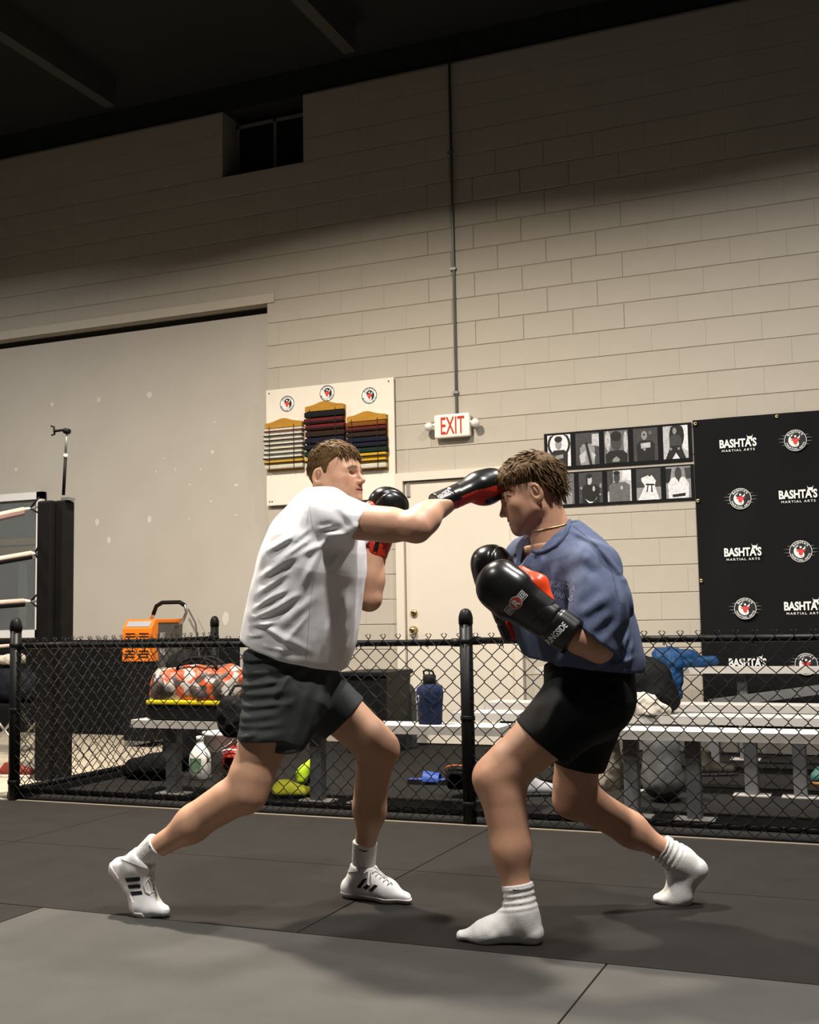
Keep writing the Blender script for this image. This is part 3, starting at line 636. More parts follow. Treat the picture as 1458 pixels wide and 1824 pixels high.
# phone arm on the post
q = MB(); p0 = at_y(113, 882, RY + 0.03); p1 = at_y(119, 768, RY + 0.03)
q.tube([p0, p0.lerp(p1, 0.62)], 0.011, 10); arm = tag(q.build('phone_holder', m_postb), 'slim black telescopic arm with a clamp on top of the ring post', 'holder')
q = MB(); q.tube([p0.lerp(p1, 0.6), p1], 0.008, 10); q.build('inner_tube', m_steel, arm)
q = MB(); pm = p0.lerp(p1, 0.61); q.lathe([(0.014, -0.012), (0.014, 0.012)], pm, 12); q.build('collar', m_tip, arm)
q = MB(); p2 = at_y(97, 768, RY + 0.03); q.tube([p1, at_y(112, 766, RY + 0.03), p2], 0.009, 8); q.lathe([(0.02, -0.02), (0.02, 0.02)], p1, 10, (0, 1, 0)); q.build('knuckle', m_postb, arm)
q = MB(); q.tube([at_y(91, 759, RY + 0.03), at_y(96, 760, RY + 0.03), at_y(97, 774, RY + 0.03), at_y(92, 775, RY + 0.03)], 0.007, 6); q.build('clamp', m_postb, arm)

# ------------------------------------------------------------------ orange dehumidifier on its stand
m_or = mat('orange_plastic', (0.80, 0.20, 0.015), 0.42, var=0.04); m_blk = mat('black_plastic', (0.008, 0.008, 0.0085), 0.5, spec=0.12); m_dkg = mat('dark_grey_plastic', (0.10, 0.092, 0.08), 0.5)
m_sil = mat('silver_panel', (0.42, 0.42, 0.44), 0.35, 0.4); m_chr = mat('chrome_tube', (0.55, 0.53, 0.48), 0.25, 0.9)
MY = 8.0
mc = tag(empty('dehumidifier', (-5.75, MY + 0.2, 0)), 'orange and black portable dehumidifier with a looped handle against the wall', 'machine')
mx0, mx1 = at_y(218, 1140, MY).x, at_y(270, 1140, MY).x; zt = at_y(245, 1104, MY).z; zb = at_y(245, 1178, MY).z
q = MB(); q.prism([(0, 0)], 0, 0) if False else None
sec = [(MY + 0.00, zb), (MY + 0.0, zt - 0.075), (MY + 0.06, zt), (MY + 0.09, zt), (MY + 0.09, zb)]
vv = [(mx0, y, z) for y, z in sec] + [(mx1, y, z) for y, z in sec]; n = len(sec)
q = MB(); q.add(vv, [tuple(range(n)), tuple(range(2 * n - 1, n - 1, -1))] + [(i, i + n, (i + 1) % n + n, (i + 1) % n)[::-1] for i in range(n)]); fc = q.build('front_cover', m_or, mc)
q = MB(); q.cbox(mx0 - 0.002, mx1 + 0.004, MY + 0.088, MY + 0.46, zt - 0.03, zt + 0.004, 0.008); q.build('top_cover', m_or, mc)
q = MB(); q.cbox(mx0 + 0.004, mx1 - 0.004, MY + 0.085, MY + 0.46, 0.42, zt - 0.028, 0.01); q.build('body', m_dkg, mc)
q = MB(); q.cbox(mx0 + 0.005, mx1 - 0.005, MY + 0.01, MY + 0.45, 0.05, zb - 0.002, 0.012); q.build('base', m_blk, mc)
for k in range(2):
    for j in range(9):
        if j == 5: continue
        z = zt - 0.115 - j * 0.024; xa = mx0 + 0.03 + k * 0.135 if k == 0 else mx0 + (mx1 - mx0) / 2 + 0.02
        q = MB(); q.box(xa, xa + (mx1 - mx0) / 2 - 0.05, MY - 0.003, MY + 0.004, z - 0.006, z + 0.004); q.build('louvre', m_blk, fc)
n_ = Vector((0, -0.075, 0.06)).normalized(); tdir = Vector((0, 0.06, 0.075)).normalized(); cpt = Vector(((mx0 + mx1) / 2, MY + 0.03, zt - 0.0375))
q = MB(); q.obox(cpt + n_ * 0.002, Vector((1, 0, 0)), tdir, n_, 0.115, 0.028, 0.003); q.build('control_panel', m_sil, fc)
q = MB(); q.box(mx1 - 0.003, mx1 + 0.002, MY + 0.12, MY + 0.19, zt - 0.30, zt - 0.11); q.build('rating_plate', m_sil, mc)
hx0, hx1 = at_y(273, 1090, MY + 0.30).x, at_y(332, 1090, MY + 0.30).x; hz = at_y(300, 1073, MY + 0.30).z; hy = MY + 0.30
loop = [Vector((hx0 - 0.02, hy, zt)), Vector((hx0, hy, hz - 0.10)), Vector((hx0 + 0.03, hy, hz - 0.03)), Vector((hx0 + 0.09, hy, hz)), Vector((hx1 - 0.07, hy, hz)), Vector((hx1 - 0.015, hy, hz - 0.03)), Vector((hx1, hy, hz - 0.09)), Vector((hx1 - 0.04, hy, zt - 0.02)), Vector((hx1 - 0.11, hy, zt - 0.07))]
q = MB(); q.tube(loop, 0.014, 10); hd = q.build('handle', m_chr, mc)
q = MB(); q.tube(loop[1:6], 0.018, 10); q.build('grip', m_blk, hd)
for x in (mx0 + 0.03, mx1 - 0.03):
    q = MB(); q.lathe([(0.07, -0.015), (0.075, 0), (0.07, 0.015)], (x, MY + 0.38, 0.075), 18, (1, 0, 0)); q.build('wheel', m_blk, mc)
# hose loop behind it
q = MB(); P = [at_y(335, 1085, WY + 0.02), at_y(348, 1110, WY + 0.02), at_y(352, 1140, WY + 0.0), at_y(356, 1180, WY - 0.05), at_y(358, 1240, WY - 0.08)]
q.tube(P, 0.008, 8); tag(q.build('hose', m_dkg), 'thin grey hose looping down the wall beside the dehumidifier', 'hose')
# ------------------------------------------------------------------ smooth bodies from blended volumes
def npv(p): return np.array(p[:], dtype=np.float32)
def nrm(v): v = np.asarray(v, dtype=np.float64); return v / (np.linalg.norm(v) + 1e-12)
def rcone(a, b, ra, rb):
    a, b = npv(a), npv(b); d = b - a; L2 = float(d @ d) + 1e-12
    def f(P):
        t = np.clip(((P - a) @ d) / L2, 0, 1); return np.linalg.norm(P - a - t[:, None] * d, axis=1) - (ra + (rb - ra) * t)
    return f
def path(pts, rs, k=0.02):
    fs = [rcone(pts[i], pts[i + 1], rs[i], rs[i + 1]) for i in range(len(pts) - 1)]
    def f(P):
        d = fs[0](P)
        for g in fs[1:]: d = smin(d, g(P), k)
        return d
    return f
def flatcone(a, b, ra, rb, side, s):
    # cone whose section is stretched by factor s along direction `side`
    a, b, sd = npv(a), npv(b), nrm(side).astype(np.float32); d = b - a; L2 = float(d @ d) + 1e-12
    def f(P):
        Q = P - a; t = np.clip((Q @ d) / L2, 0, 1); R = Q - t[:, None] * d; c = R @ sd
        R = R - (c * (1 - 1 / s))[:, None] * sd
        return (np.linalg.norm(R, axis=1) - (ra + (rb - ra) * t)) * (0.8 if s > 1.3 else 1.0)
    return f
def ellip(c, r, F=None):
    c = npv(c); r = np.array(r, np.float32); F = np.eye(3, dtype=np.float32) if F is None else np.array([npv(v) for v in F], np.float32)
    def f(P):
        Q = (P - c) @ F.T; k0 = np.linalg.norm(Q / r, axis=1); k1 = np.linalg.norm(Q / (r * r), axis=1) + 1e-9
        return k0 * (k0 - 1) / k1
    return f
def rbox(c, h, rad, F):
    c = npv(c); h = np.array(h, np.float32); F = np.array([npv(v) for v in F], np.float32)
    def f(P):
        q = np.abs((P - c) @ F.T) - (h - rad); return np.linalg.norm(np.maximum(q, 0), axis=1) + np.minimum(q.max(axis=1), 0) - rad
    return f
def smin(a, b, k): h = np.maximum(k - np.abs(a - b), 0) / k; return np.minimum(a, b) - h * h * k * 0.25
def smax(a, b, k): return -smin(-a, -b, k)
def union(items):
    def f(P):
        d = None
        for g, k in items:
            e = g(P); d = e if d is None else (smin(d, e, k) if k > 0 else np.minimum(d, e))
        return d
    return f
def plane(p, n):
    p = npv(p); n = nrm(n).astype(np.float32); return lambda P: (P - p) @ n
def sn_mesh(fn, lo, hi, h):
    """surface-nets mesh of fn = 0 inside the box lo..hi with cell size h"""
    lo = np.array(lo[:], np.float32); hi = np.array(hi[:], np.float32); B = 8
    n = np.ceil((hi - lo) / h / B).astype(int) * B; nb = n // B
    V = np.ones(n, np.float32)
    ctr = np.stack(np.meshgrid(*[(np.arange(k) * B + (B - 1) / 2) * h + lo[i] for i, k in enumerate(nb)], indexing='ij'), -1).reshape(-1, 3).astype(np.float32)
    dc = fn(ctr).reshape(nb); act = np.abs(dc) < B * h * 1.45
    Vb = V.reshape(nb[0], B, nb[1], B, nb[2], B).transpose(0, 2, 4, 1, 3, 5)
    Vb[dc < 0] = -1.0
    idx = np.argwhere(act)
    off = np.stack(np.meshgrid(*[np.arange(B)] * 3, indexing='ij'), -1).reshape(-1, 3)
    for s in range(0, len(idx), 400):
        I = idx[s:s + 400]; P = (I[:, None, :] * B + off[None]).reshape(-1, 3).astype(np.float32) * h + lo
        Vb[I[:, 0], I[:, 1], I[:, 2]] = fn(P).reshape(-1, B, B, B)
    S = V < 0
    c = [S[i:n[0] - 1 + i, j:n[1] - 1 + j, k:n[2] - 1 + k] for i in (0, 1) for j in (0, 1) for k in (0, 1)]
    a_ = c[0].copy(); o_ = c[0].copy()
    for q in c[1:]: a_ &= q; o_ |= q
    cells = np.argwhere(o_ & ~a_)
    cid = -np.ones(np.array(n) - 1, np.int64); cid[cells[:, 0], cells[:, 1], cells[:, 2]] = np.arange(len(cells))
    cor = np.array([(i, j, k) for i in (0, 1) for j in (0, 1) for k in (0, 1)])
    vals = np.stack([V[cells[:, 0] + i, cells[:, 1] + j, cells[:, 2] + k] for i, j, k in cor], 1)
    acc = np.zeros((len(cells), 3)); cnt = np.zeros(len(cells))
    for a in range(8):
        for b in range(a + 1, 8):
            if np.abs(cor[a] - cor[b]).sum() != 1: continue
            va, vb = vals[:, a], vals[:, b]; m = (va < 0) != (vb < 0); t = np.where(m, va / np.where(m, va - vb, 1), 0)
            acc += np.where(m[:, None], cor[a] + t[:, None] * (cor[b] - cor[a]), 0); cnt += m
    verts = ((cells + acc / cnt[:, None]) * h + lo).astype(np.float32)
    for _ in range(2):      # settle the vertices onto the surface
        e = h * 0.5; d0 = fn(verts); g = np.stack([fn(verts + np.eye(3, dtype=np.float32)[i] * e) - d0 for i in range(3)], 1) / e
        g2 = (g * g).sum(1) + 1e-6; step = np.clip(d0 / g2, -h * 0.5, h * 0.5); verts = verts - (step[:, None] * g).astype(np.float32) * 0.8
    faces = []
    for ax in range(3):
        sl0 = [slice(None)] * 3; sl1 = [slice(None)] * 3; sl0[ax] = slice(0, n[ax] - 1); sl1[ax] = slice(1, n[ax])
        A, Bm = S[tuple(sl0)], S[tuple(sl1)]; E = np.argwhere(A != Bm)
        u, w = [(1, 2), (2, 0), (0, 1)][ax]
        ok = (E[:, u] > 0) & (E[:, w] > 0) & (E[:, u] < n[u] - 1) & (E[:, w] < n[w] - 1); E = E[ok]
        def cc(du, dw): q = E.copy(); q[:, u] -= du; q[:, w] -= dw; return cid[q[:, 0], q[:, 1], q[:, 2]]
        F = np.stack([cc(1, 1), cc(0, 1), cc(0, 0), cc(1, 0)], 1); inside = A[E[:, 0], E[:, 1], E[:, 2]]
        F[~inside] = F[~inside][:, ::-1]; faces.append(F[(F >= 0).all(1)])
    return verts, np.concatenate(faces)
def np_mesh(name, verts, faces, mats, midx=None, colors=None, og=(0, 0, 0)):
    me = bpy.data.meshes.new(name); me.vertices.add(len(verts)); me.vertices.foreach_set('co', (verts - np.array(og[:], np.float32)).astype(np.float32).ravel())
    me.loops.add(len(faces) * 4); me.loops.foreach_set('vertex_index', faces.astype(np.int32).ravel())
    me.polygons.add(len(faces)); me.polygons.foreach_set('loop_start', np.arange(0, len(faces) * 4, 4, dtype=np.int32)); me.polygons.foreach_set('loop_total', np.full(len(faces), 4, np.int32))
    me.polygons.foreach_set('use_smooth', np.ones(len(faces), bool))
    for m in (mats if isinstance(mats, (list, tuple)) else [mats]): me.materials.append(m)
    if midx is not None: me.polygons.foreach_set('material_index', midx.astype(np.int32))
    if colors is not None:
        ca = me.color_attributes.new('tint', 'FLOAT_COLOR', 'POINT'); ca.data.foreach_set('color', np.concatenate([colors, np.ones((len(colors), 1))], 1).astype(np.float32).ravel())
    me.update(); me.validate(); return me
def sdf_obj(name, fn, lo, hi, h, mats, parent=None, og=None, midx=None, colors=None):
    v, f = sn_mesh(fn, lo, hi, h)
    ogv = Vector(og) if og is not None else (WORLD[parent.name] if parent else Vector())
    mi = midx(v[f].mean(1)) if midx else None; cl = colors(v) if colors else None
    return link(name, np_mesh(name, v, f, mats, mi, cl, ogv), parent, ogv)
def bbox(pts, m):
    A = np.array([npv(p) for p in pts]); return A.min(0) - m, A.max(0) + m
# value noise for folds
_perm = np.random.default_rng(3).permutation(512); _rnd = np.random.default_rng(5).random(512).astype(np.float32) * 2 - 1
def vnoise(P):
    I = np.floor(P).astype(int); F = P - I; F = F * F * (3 - 2 * F); out = np.zeros(len(P), np.float32)
    for i in (0, 1):
        for j in (0, 1):
            for k in (0, 1):
                hsh = _rnd[_perm[(_perm[(_perm[(I[:, 0] + i) & 511] + I[:, 1] + j) & 511] + I[:, 2] + k) & 511]]
                out += hsh * (F[:, 0] if i else 1 - F[:, 0]) * (F[:, 1] if j else 1 - F[:, 1]) * (F[:, 2] if k else 1 - F[:, 2])
    return out
def folds(segs, o, s):
    """cloth creases: ridges along lines (x0, y0, x1, y1, width, height) given on the photo; o is a point of the cloth, s its pixels per metre"""
    o = npv(o); ox, oy = px_of(o)
    S = [(np.array([a - ox, oy - b]) / s, np.array([c - ox, oy - d]) / s, w / s, hgt) for a, b, c, d, w, hgt in segs]
    def f(P):
        Q = P - o; U = np.stack([Q @ IR, Q @ IU], 1); d = np.zeros(len(P), np.float32)
        for a, b, w, hgt in S:
            e = b - a; L2 = float(e @ e); t = ((U - a) @ e) / L2; tc = np.clip(t, 0, 1); n = np.array([-e[1], e[0]]) / math.sqrt(L2)
            sd = (U - a - tc[:, None] * e); r2 = (sd * sd).sum(1); sn = sd @ n; tap = np.clip(np.minimum(tc, 1 - tc) * 3.0 + 0.15, 0, 1)
            d += (hgt * tap * (np.exp(-r2 / (w * w)) - 0.55 * np.exp(-((sn + w * 1.5) ** 2 + np.maximum(r2 - sn * sn, 0)) / (w * w * 1.4)))).astype(np.float32)
        return d
    return f
# ------------------------------------------------------------------ people
IR, IU, IC = npv(_r), npv(_u), npv(Vector((-_f.x, -_f.y, -_f.z)))     # picture right, up, and towards the photographer
TOC = nrm([-_f.x, -_f.y, 0]); RGT = nrm([_r.x, _r.y, 0]); UPV = np.array([0, 0, 1.0])
def J(px, py, Y): return npv(at_y(px, py, Y))
m_skin = mat('skin', (0.6, 0.4, 0.3), 0.5, var=0.05, vscale=60, bump=0.05, bscale=300, vcol='tint', sss=0.12, spec=0.4)
m_hair1 = mat('brown_hair', (0.095, 0.052, 0.019), 0.6, var=0.35, vscale=90, spec=0.10)
m_hair2 = mat('dark_brown_hair', (0.080, 0.046, 0.019), 0.6, var=0.4, vscale=90, spec=0.10)
m_tee = mat('white_cotton', (0.80, 0.79, 0.80), 0.85, var=0.02, vscale=30, bump=0.12, bscale=300)
m_blue = mat('slate_blue_cotton', (0.080, 0.100, 0.168), 0.9, var=0.12, vscale=50, bump=0.2, bscale=300)
m_blued = mat('slate_blue_rib', (0.064, 0.082, 0.14), 0.9, var=0.12, vscale=50)
m_gshort = mat('charcoal_short_cloth', (0.046, 0.051, 0.051), 0.85, spec=0.12, var=0.10, vscale=40, bump=0.15, bscale=300)
m_bshort = mat('black_short_cloth', (0.005, 0.005, 0.0055), 0.8, spec=0.2, var=0.15, bump=0.1, bscale=300)
m_gblk = mat('black_glove_leather', (0.007, 0.007, 0.007), 0.27, var=0.15, bump=0.06, bscale=40, spec=0.45)
m_gred = mat('red_glove_leather', (0.50, 0.030, 0.012), 0.38, var=0.12, bump=0.08, bscale=40, spec=0.35)
m_gor = mat('orange_red_thumb', (0.72, 0.06, 0.012), 0.3, var=0.08, spec=0.55)
m_sock = mat('white_sock_knit', (0.74, 0.72, 0.69), 0.95, var=0.05, vscale=60, bump=0.4, bscale=400)
m_shoe = mat('white_shoe', (0.80, 0.78, 0.77), 0.55, var=0.03, bump=0.05, bscale=200)
m_sole = mat('pale_rubber_sole', (0.74, 0.68, 0.65), 0.5, var=0.06)
m_strb = mat('navy_black_stripe', (0.013, 0.014, 0.02), 0.5)
m_lace = mat('white_lace', (0.82, 0.80, 0.78), 0.8)

def frame(x, z):
    x = nrm(x); z = np.asarray(z, float) - x * (np.asarray(z, float) @ x); z = nrm(z); return x, np.cross(z, x), z
SKIN1 = np.array([0.53, 0.300, 0.190]); SKIN2 = np.array([0.50, 0.270, 0.170]); LIP = np.array([0.42, 0.14, 0.12]); BROW = np.array([0.10, 0.055, 0.03])

def head_fn(o, fwd, up, S, jaw=1.0):
    F = np.array(frame(fwd, up)).astype(np.float32); o = npv(o)         # forward, left, up
    mir = lambda c: [c, (c[0], -c[1], c[2])]
    E = [(ellip((0.000, 0, 0.040), (0.094, 0.075, 0.086)), 0), (ellip((0.022, 0, 0.030), (0.080, 0.068, 0.070)), 0.03),
         (ellip((0.040, 0, -0.025), (0.060, 0.058, 0.078)), 0.03)]
    for s in (1, -1):
        E += [(rcone((0.002, s * 0.056, -0.045), (0.080, s * 0.012, -0.088), 0.020, 0.014), 0.03),
              (rcone((0.000, s * 0.058, -0.005), (0.002, s * 0.056, -0.045), 0.016, 0.018), 0.03),
              (ellip((0.062, s * 0.046, -0.008), (0.022, 0.022, 0.018)), 0.03),
              (rcone((0.089, s * 0.012, 0.026), (0.078, s * 0.046, 0.024), 0.011, 0.009), 0.02)]
    for s in (1, -1): E += [(ellip((0.042, s * 0.040, -0.040), (0.036, 0.022, 0.040)), 0.03)]
    E += [(ellip((0.088, 0, -0.086), (0.018, 0.021, 0.016)), 0.018), (ellip((0.078, 0, -0.048), (0.026, 0.034, 0.032)), 0.03),
          (rcone((0.096, 0, 0.018), (0.1205, 0, -0.020), 0.0075, 0.0095), 0.012), (ellip((0.107, 0.0105, -0.0245), (0.012, 0.0075, 0.0075)), 0.006), (ellip((0.107, -0.0105, -0.0245), (0.012, 0.0075, 0.0075)), 0.006),
          (ellip((0.098, 0, -0.0465), (0.0115, 0.021, 0.0065)), 0.008), (ellip((0.0965, 0, -0.0595), (0.0115, 0.018, 0.0070)), 0.006)]
    base = union(E)
    sock = [ellip((0.106, s * 0.030, 0.009), (0.020, 0.017, 0.0095)) for s in (1, -1)]
    balls = [ellip((0.0795, s * 0.0305, 0.0085), (0.0118, 0.0118, 0.0118)) for s in (1, -1)]
    lids = [ellip((0.081, s * 0.0315, 0.0155), (0.0125, 0.0150, 0.0055)) for s in (1, -1)] + [ellip((0.080, s * 0.0315, 0.0005), (0.0120, 0.0145, 0.0040)) for s in (1, -1)]
    mouth = ellip((0.109, 0, -0.0535), (0.016, 0.024, 0.0016)); nost = [ellip((0.111, s * 0.0065, -0.032), (0.005, 0.003, 0.0022)) for s in (1, -1)]
    ears, earc = [], []
    for s in (1, -1):
        ax = nrm([0.25, s * 0.30, 0.0]); EF = [nrm([0.92, -s * 0.34, -0.2]), nrm([0.36, s * 0.93, 0.0]), nrm([0.2, 0, 0.98])]
        EF[2] = np.cross(EF[0], EF[1]); EF[1] = np.cross(EF[2], EF[0])
        c = np.array((-0.014, s * 0.0835, 0.003))
        ears.append((c, EF, s))
    def earf(Q):
        d = None
        for c, EF, s in ears:
            e = smin(ellip(c, (0.0215, 0.0075, 0.034), EF)(Q), ellip(c + np.array((0.004, -s * 0.004, -0.026)), (0.012, 0.006, 0.013), EF)(Q), 0.01)
            e = smax(e, -ellip(c + np.array((0.003, s * 0.0062, 0.003)), (0.0135, 0.0080, 0.021), EF)(Q), 0.004)
            e = smin(e, ellip(c + np.array((0.001, s * 0.002, 0.005)), (0.0045, 0.004, 0.014), EF)(Q), 0.004)
            d = e if d is None else np.minimum(d, e)
        return d
    def f(P):
        Q = ((P - o) @ F.T) / np.float32(S)
        d = base(Q)
        for g in sock: d = smax(d, -g(Q), 0.010)
        for g in balls: d = np.minimum(d, g(Q))
        for g in lids: d = smin(d, g(Q), 0.004)
        d = smax(d, -mouth(Q), 0.003)
        for g in nost: d = smax(d, -g(Q), 0.002)
        d = smin(d, earf(Q), 0.006)
        return d * S
    def loc(P): return ((P - o) @ F.T) / S
    def glob(Q): return (np.asarray(Q, np.float32) * S) @ F + o
    return f, loc, glob
def face_tint(col, loc, skin, stub=0.0, fade=0.0):
    def f(P):
        Q = loc(P); C = np.tile(skin, (len(P), 1))
        x, y, z = Q[:, 0], Q[:, 1], Q[:, 2]; ay = np.abs(y); inh = (x > -0.13) & (x < 0.14) & (ay < 0.1) & (z > -0.13) & (z < 0.15)
        def blend(m, c): 
            m = np.clip(m, 0, 1)[:, None]; C[:] = C * (1 - m) + np.array(c) * m
        g = lambda cx, cy, cz, rx, ry, rz: np.exp(-(((x - cx) / rx) ** 2 + ((ay - cy) / ry) ** 2 + ((z - cz) / rz) ** 2)) * inh
        blend(0.15 * g(0.075, 0.045, -0.02, 0.03, 0.02, 0.022), (0.60, 0.27, 0.20))         # cheeks
        blend(0.35 * g(0.118, 0, -0.02, 0.02, 0.012, 0.015), (0.60, 0.27, 0.20))
        lips = ((x > 0.092) & (ay < 0.022) & (np.abs(z + 0.053) < 0.012 - ay * 0.30) & inh).astype(float); blend(lips * 0.6, LIP)
        br = (inh & (x > 0.06) & (ay > 0.011) & (ay < 0.052) & (np.abs(z - 0.030 + np.maximum(ay - 0.036, 0) * 0.5) < 0.0048)).astype(float); blend(br * 0.85, BROW)
        for s in (1, -1):
            de = np.sqrt((x - 0.0795) ** 2 + (y - s * 0.0305) ** 2 + (z - 0.0085) ** 2)
            eye = (de < 0.0126) & (x > 0.082) & (np.abs(z - 0.008) < 0.0052); blend(eye.astype(float) * 0.95, (0.62, 0.60, 0.58))
            ir = eye & (np.sqrt((y - s * 0.0310) ** 2 + (z - 0.008) ** 2) < 0.0058); blend(ir.astype(float), (0.035, 0.03, 0.03))
            lash = (de < 0.0165) & (x > 0.078) & (np.abs(z - 0.0135) < 0.0016); blend(lash.astype(float) * 0.9, (0.04, 0.025, 0.02))
        for s in (1, -1):
            ec = np.exp(-(((x + 0.010) / 0.009) ** 2 + ((y - s * 0.088) / 0.010) ** 2 + ((z - 0.006) / 0.015) ** 2)); blend(0.75 * ec, (0.26, 0.10, 0.07))  # shade of the ear hollow put into the skin tint
        if fade: blend(fade * inh * np.clip((z - 0.012) / 0.03, 0, 1) * np.clip((0.055 - x) / 0.03, 0, 1) * (ay < 0.085) * (x < 0.06), (0.085, 0.055, 0.035))
        if stub: blend(stub * ((z < -0.035) & inh & (x > 0.0)).astype(float) * np.clip((-z - 0.035) / 0.03, 0, 1), (0.30, 0.19, 0.14))
        return C
    return f

def leg_items(hip, knee, ank, rh=0.088, rk=0.053, rc=0.055, ra=0.034, kk=0.03):
    hip, knee, ank = npv(hip), npv(knee), npv(ank)
    front = nrm(knee - (hip * 0.5 + ank * 0.5)); sh = nrm(ank - knee); th = nrm(knee - hip)
    fr = nrm(front - sh * (front @ sh)); ft = nrm(front - th * (front @ th)); L = np.linalg.norm(ank - knee); LT = np.linalg.norm(knee - hip)
    cal = knee + sh * L * 0.30 - fr * 0.020; q = hip + th * LT * 0.5 + ft * 0.012
    return [(rcone(hip, knee + th * -0.05, rh, rk + 0.010), 0.02), (rcone(q - th * 0.10, q + th * 0.12, 0.070, 0.052), 0.05),
            (rcone(knee - th * 0.05, knee, rk + 0.009, rk), 0.03), (ellip(knee + ft * 0.012 + fr * 0.008, (rk * 0.86,) * 3), 0.035),
            (rcone(knee, knee + sh * L * 0.55, rk * 0.93, rc * 0.76), 0.04), (rcone(cal - sh * 0.05, cal + sh * 0.08, rc * 0.86, rc * 0.70), 0.05),
            (rcone(knee + sh * L * 0.55, ank, rc * 0.76, ra), 0.05)]
def arm_items(sh, el, wr, rs=0.055, re=0.041, rf=0.043, rw=0.030):
    sh, el, wr = npv(sh), npv(el), npv(wr); d = wr - el
    return [(rcone(sh, el, rs, re), 0.03), (rcone(sh + (el - sh) * 0.35, sh + (el - sh) * 0.7, rs * 0.95, re * 1.1), 0.04), (rcone(el, el + d * 0.35, re * 0.98, rf), 0.03), (rcone(el + d * 0.35, wr, rf, rw), 0.03)]

# ---- boxing glove
def glove(person, wrist, tip, dorsal, right, palm_red, scale=1.0, label=None, bend=0.0, thumb_mat=None, spread=1.0):
    w, t = npv(wrist), npv(tip); X, Y, Z = frame(t - w, dorsal); F = np.array([X, Y, Z], np.float32); sg = 1.0 if right else -1.0
    S = np.linalg.norm(t - w) / 0.20 * scale          # wrist to knuckle end is 0.20 before scaling
    def L(fn): return lambda P: fn(((P - w) @ F.T) / np.float32(S)) * S
    def G(p): return (np.array(p) * S) @ F + w
    by = -bend
    hand = union([(flatcone((-0.01, 0, 0.0), (0.08, 0, 0.002), 0.043, 0.050, (0, 1, 0), 1.30), 0), (ellip((0.122, 0, 0.002 + by), (0.080, 0.072, 0.054)), 0.03),
                  (ellip((0.118, -sg * 0.004, -0.040 + by), (0.064, 0.062, 0.044)), 0.035), (ellip((0.160, 0, -0.016 + by), (0.040, 0.064, 0.048)), 0.03)])
    crease = lambda Q: 0.004 * np.exp(-((Q[:, 2] + 0.034 + 0.25 * (Q[:, 0] - 0.1)) / 0.006) ** 2) * (Q[:, 0] > 0.03)
    handd = lambda Q: hand(Q) + crease(Q)
    mp = [G((a, b, c)) for a in (-0.13, 0.23) for b in (-0.1, 0.1) for c in (-0.12, 0.09)]; lo, hi = bbox(mp, 0.02)
    def mi(C):
        Q = ((C - w) @ F.T) / S; red = np.zeros(len(C), bool)
        if palm_red == 'palm': red = (Q[:, 2] < -0.004) & (Q[:, 0] < 0.105)
        elif palm_red == 'side': red = (Q[:, 2] < 0.006 - 0.10 * (Q[:, 0] - 0.04).clip(0, 1)) & ((Q[:, 2] > -0.042) | (Q[:, 0] < 0.07)) & (Q[:, 0] < 0.165)
        elif palm_red == 'edge': red = (Q[:, 2] < -0.010) & (Q[:, 2] > -0.05) & (Q[:, 0] < 0.09)
        return red.astype(int)
    g = sdf_obj('boxing_glove', L(handd), lo, hi, 0.0034, [m_gblk, m_gred], person, midx=mi)
    if label: g['label'] = label
    th = union([(path([(0.008, sg * 0.040 * spread, -0.016), (0.055, sg * 0.060 * spread, -0.028), (0.115, sg * 0.056 * spread, -0.036)], [0.020, 0.0255, 0.0205]), 0)])
    o = sdf_obj('thumb', L(th), lo, hi, 0.0042, [thumb_mat or m_gor], g); o['label'] = 'orange red padded thumb'
    cuff = lambda Q: smax(smax(flatcone((-0.13, 0, 0), (0.0, 0, 0), 0.0445, 0.0450, (0, 1, 0), 1.2)(Q), Q[:, 0] - 0.004, 0.006), -0.112 - Q[:, 0], 0.006) + 0.0025 * np.exp(-((Q[:, 0] + 0.045) / 0.004) ** 2)
    mc_ = (lambda C: ((((C - w) @ F.T) / S)[:, 2] < -0.006).astype(int)) if palm_red in ('palm', 'side') else None
    o = sdf_obj('cuff', L(cuff), lo, hi, 0.0042, [m_gblk, m_gred], g, midx=mc_)
    return g, G, F, S, X, Y, Z

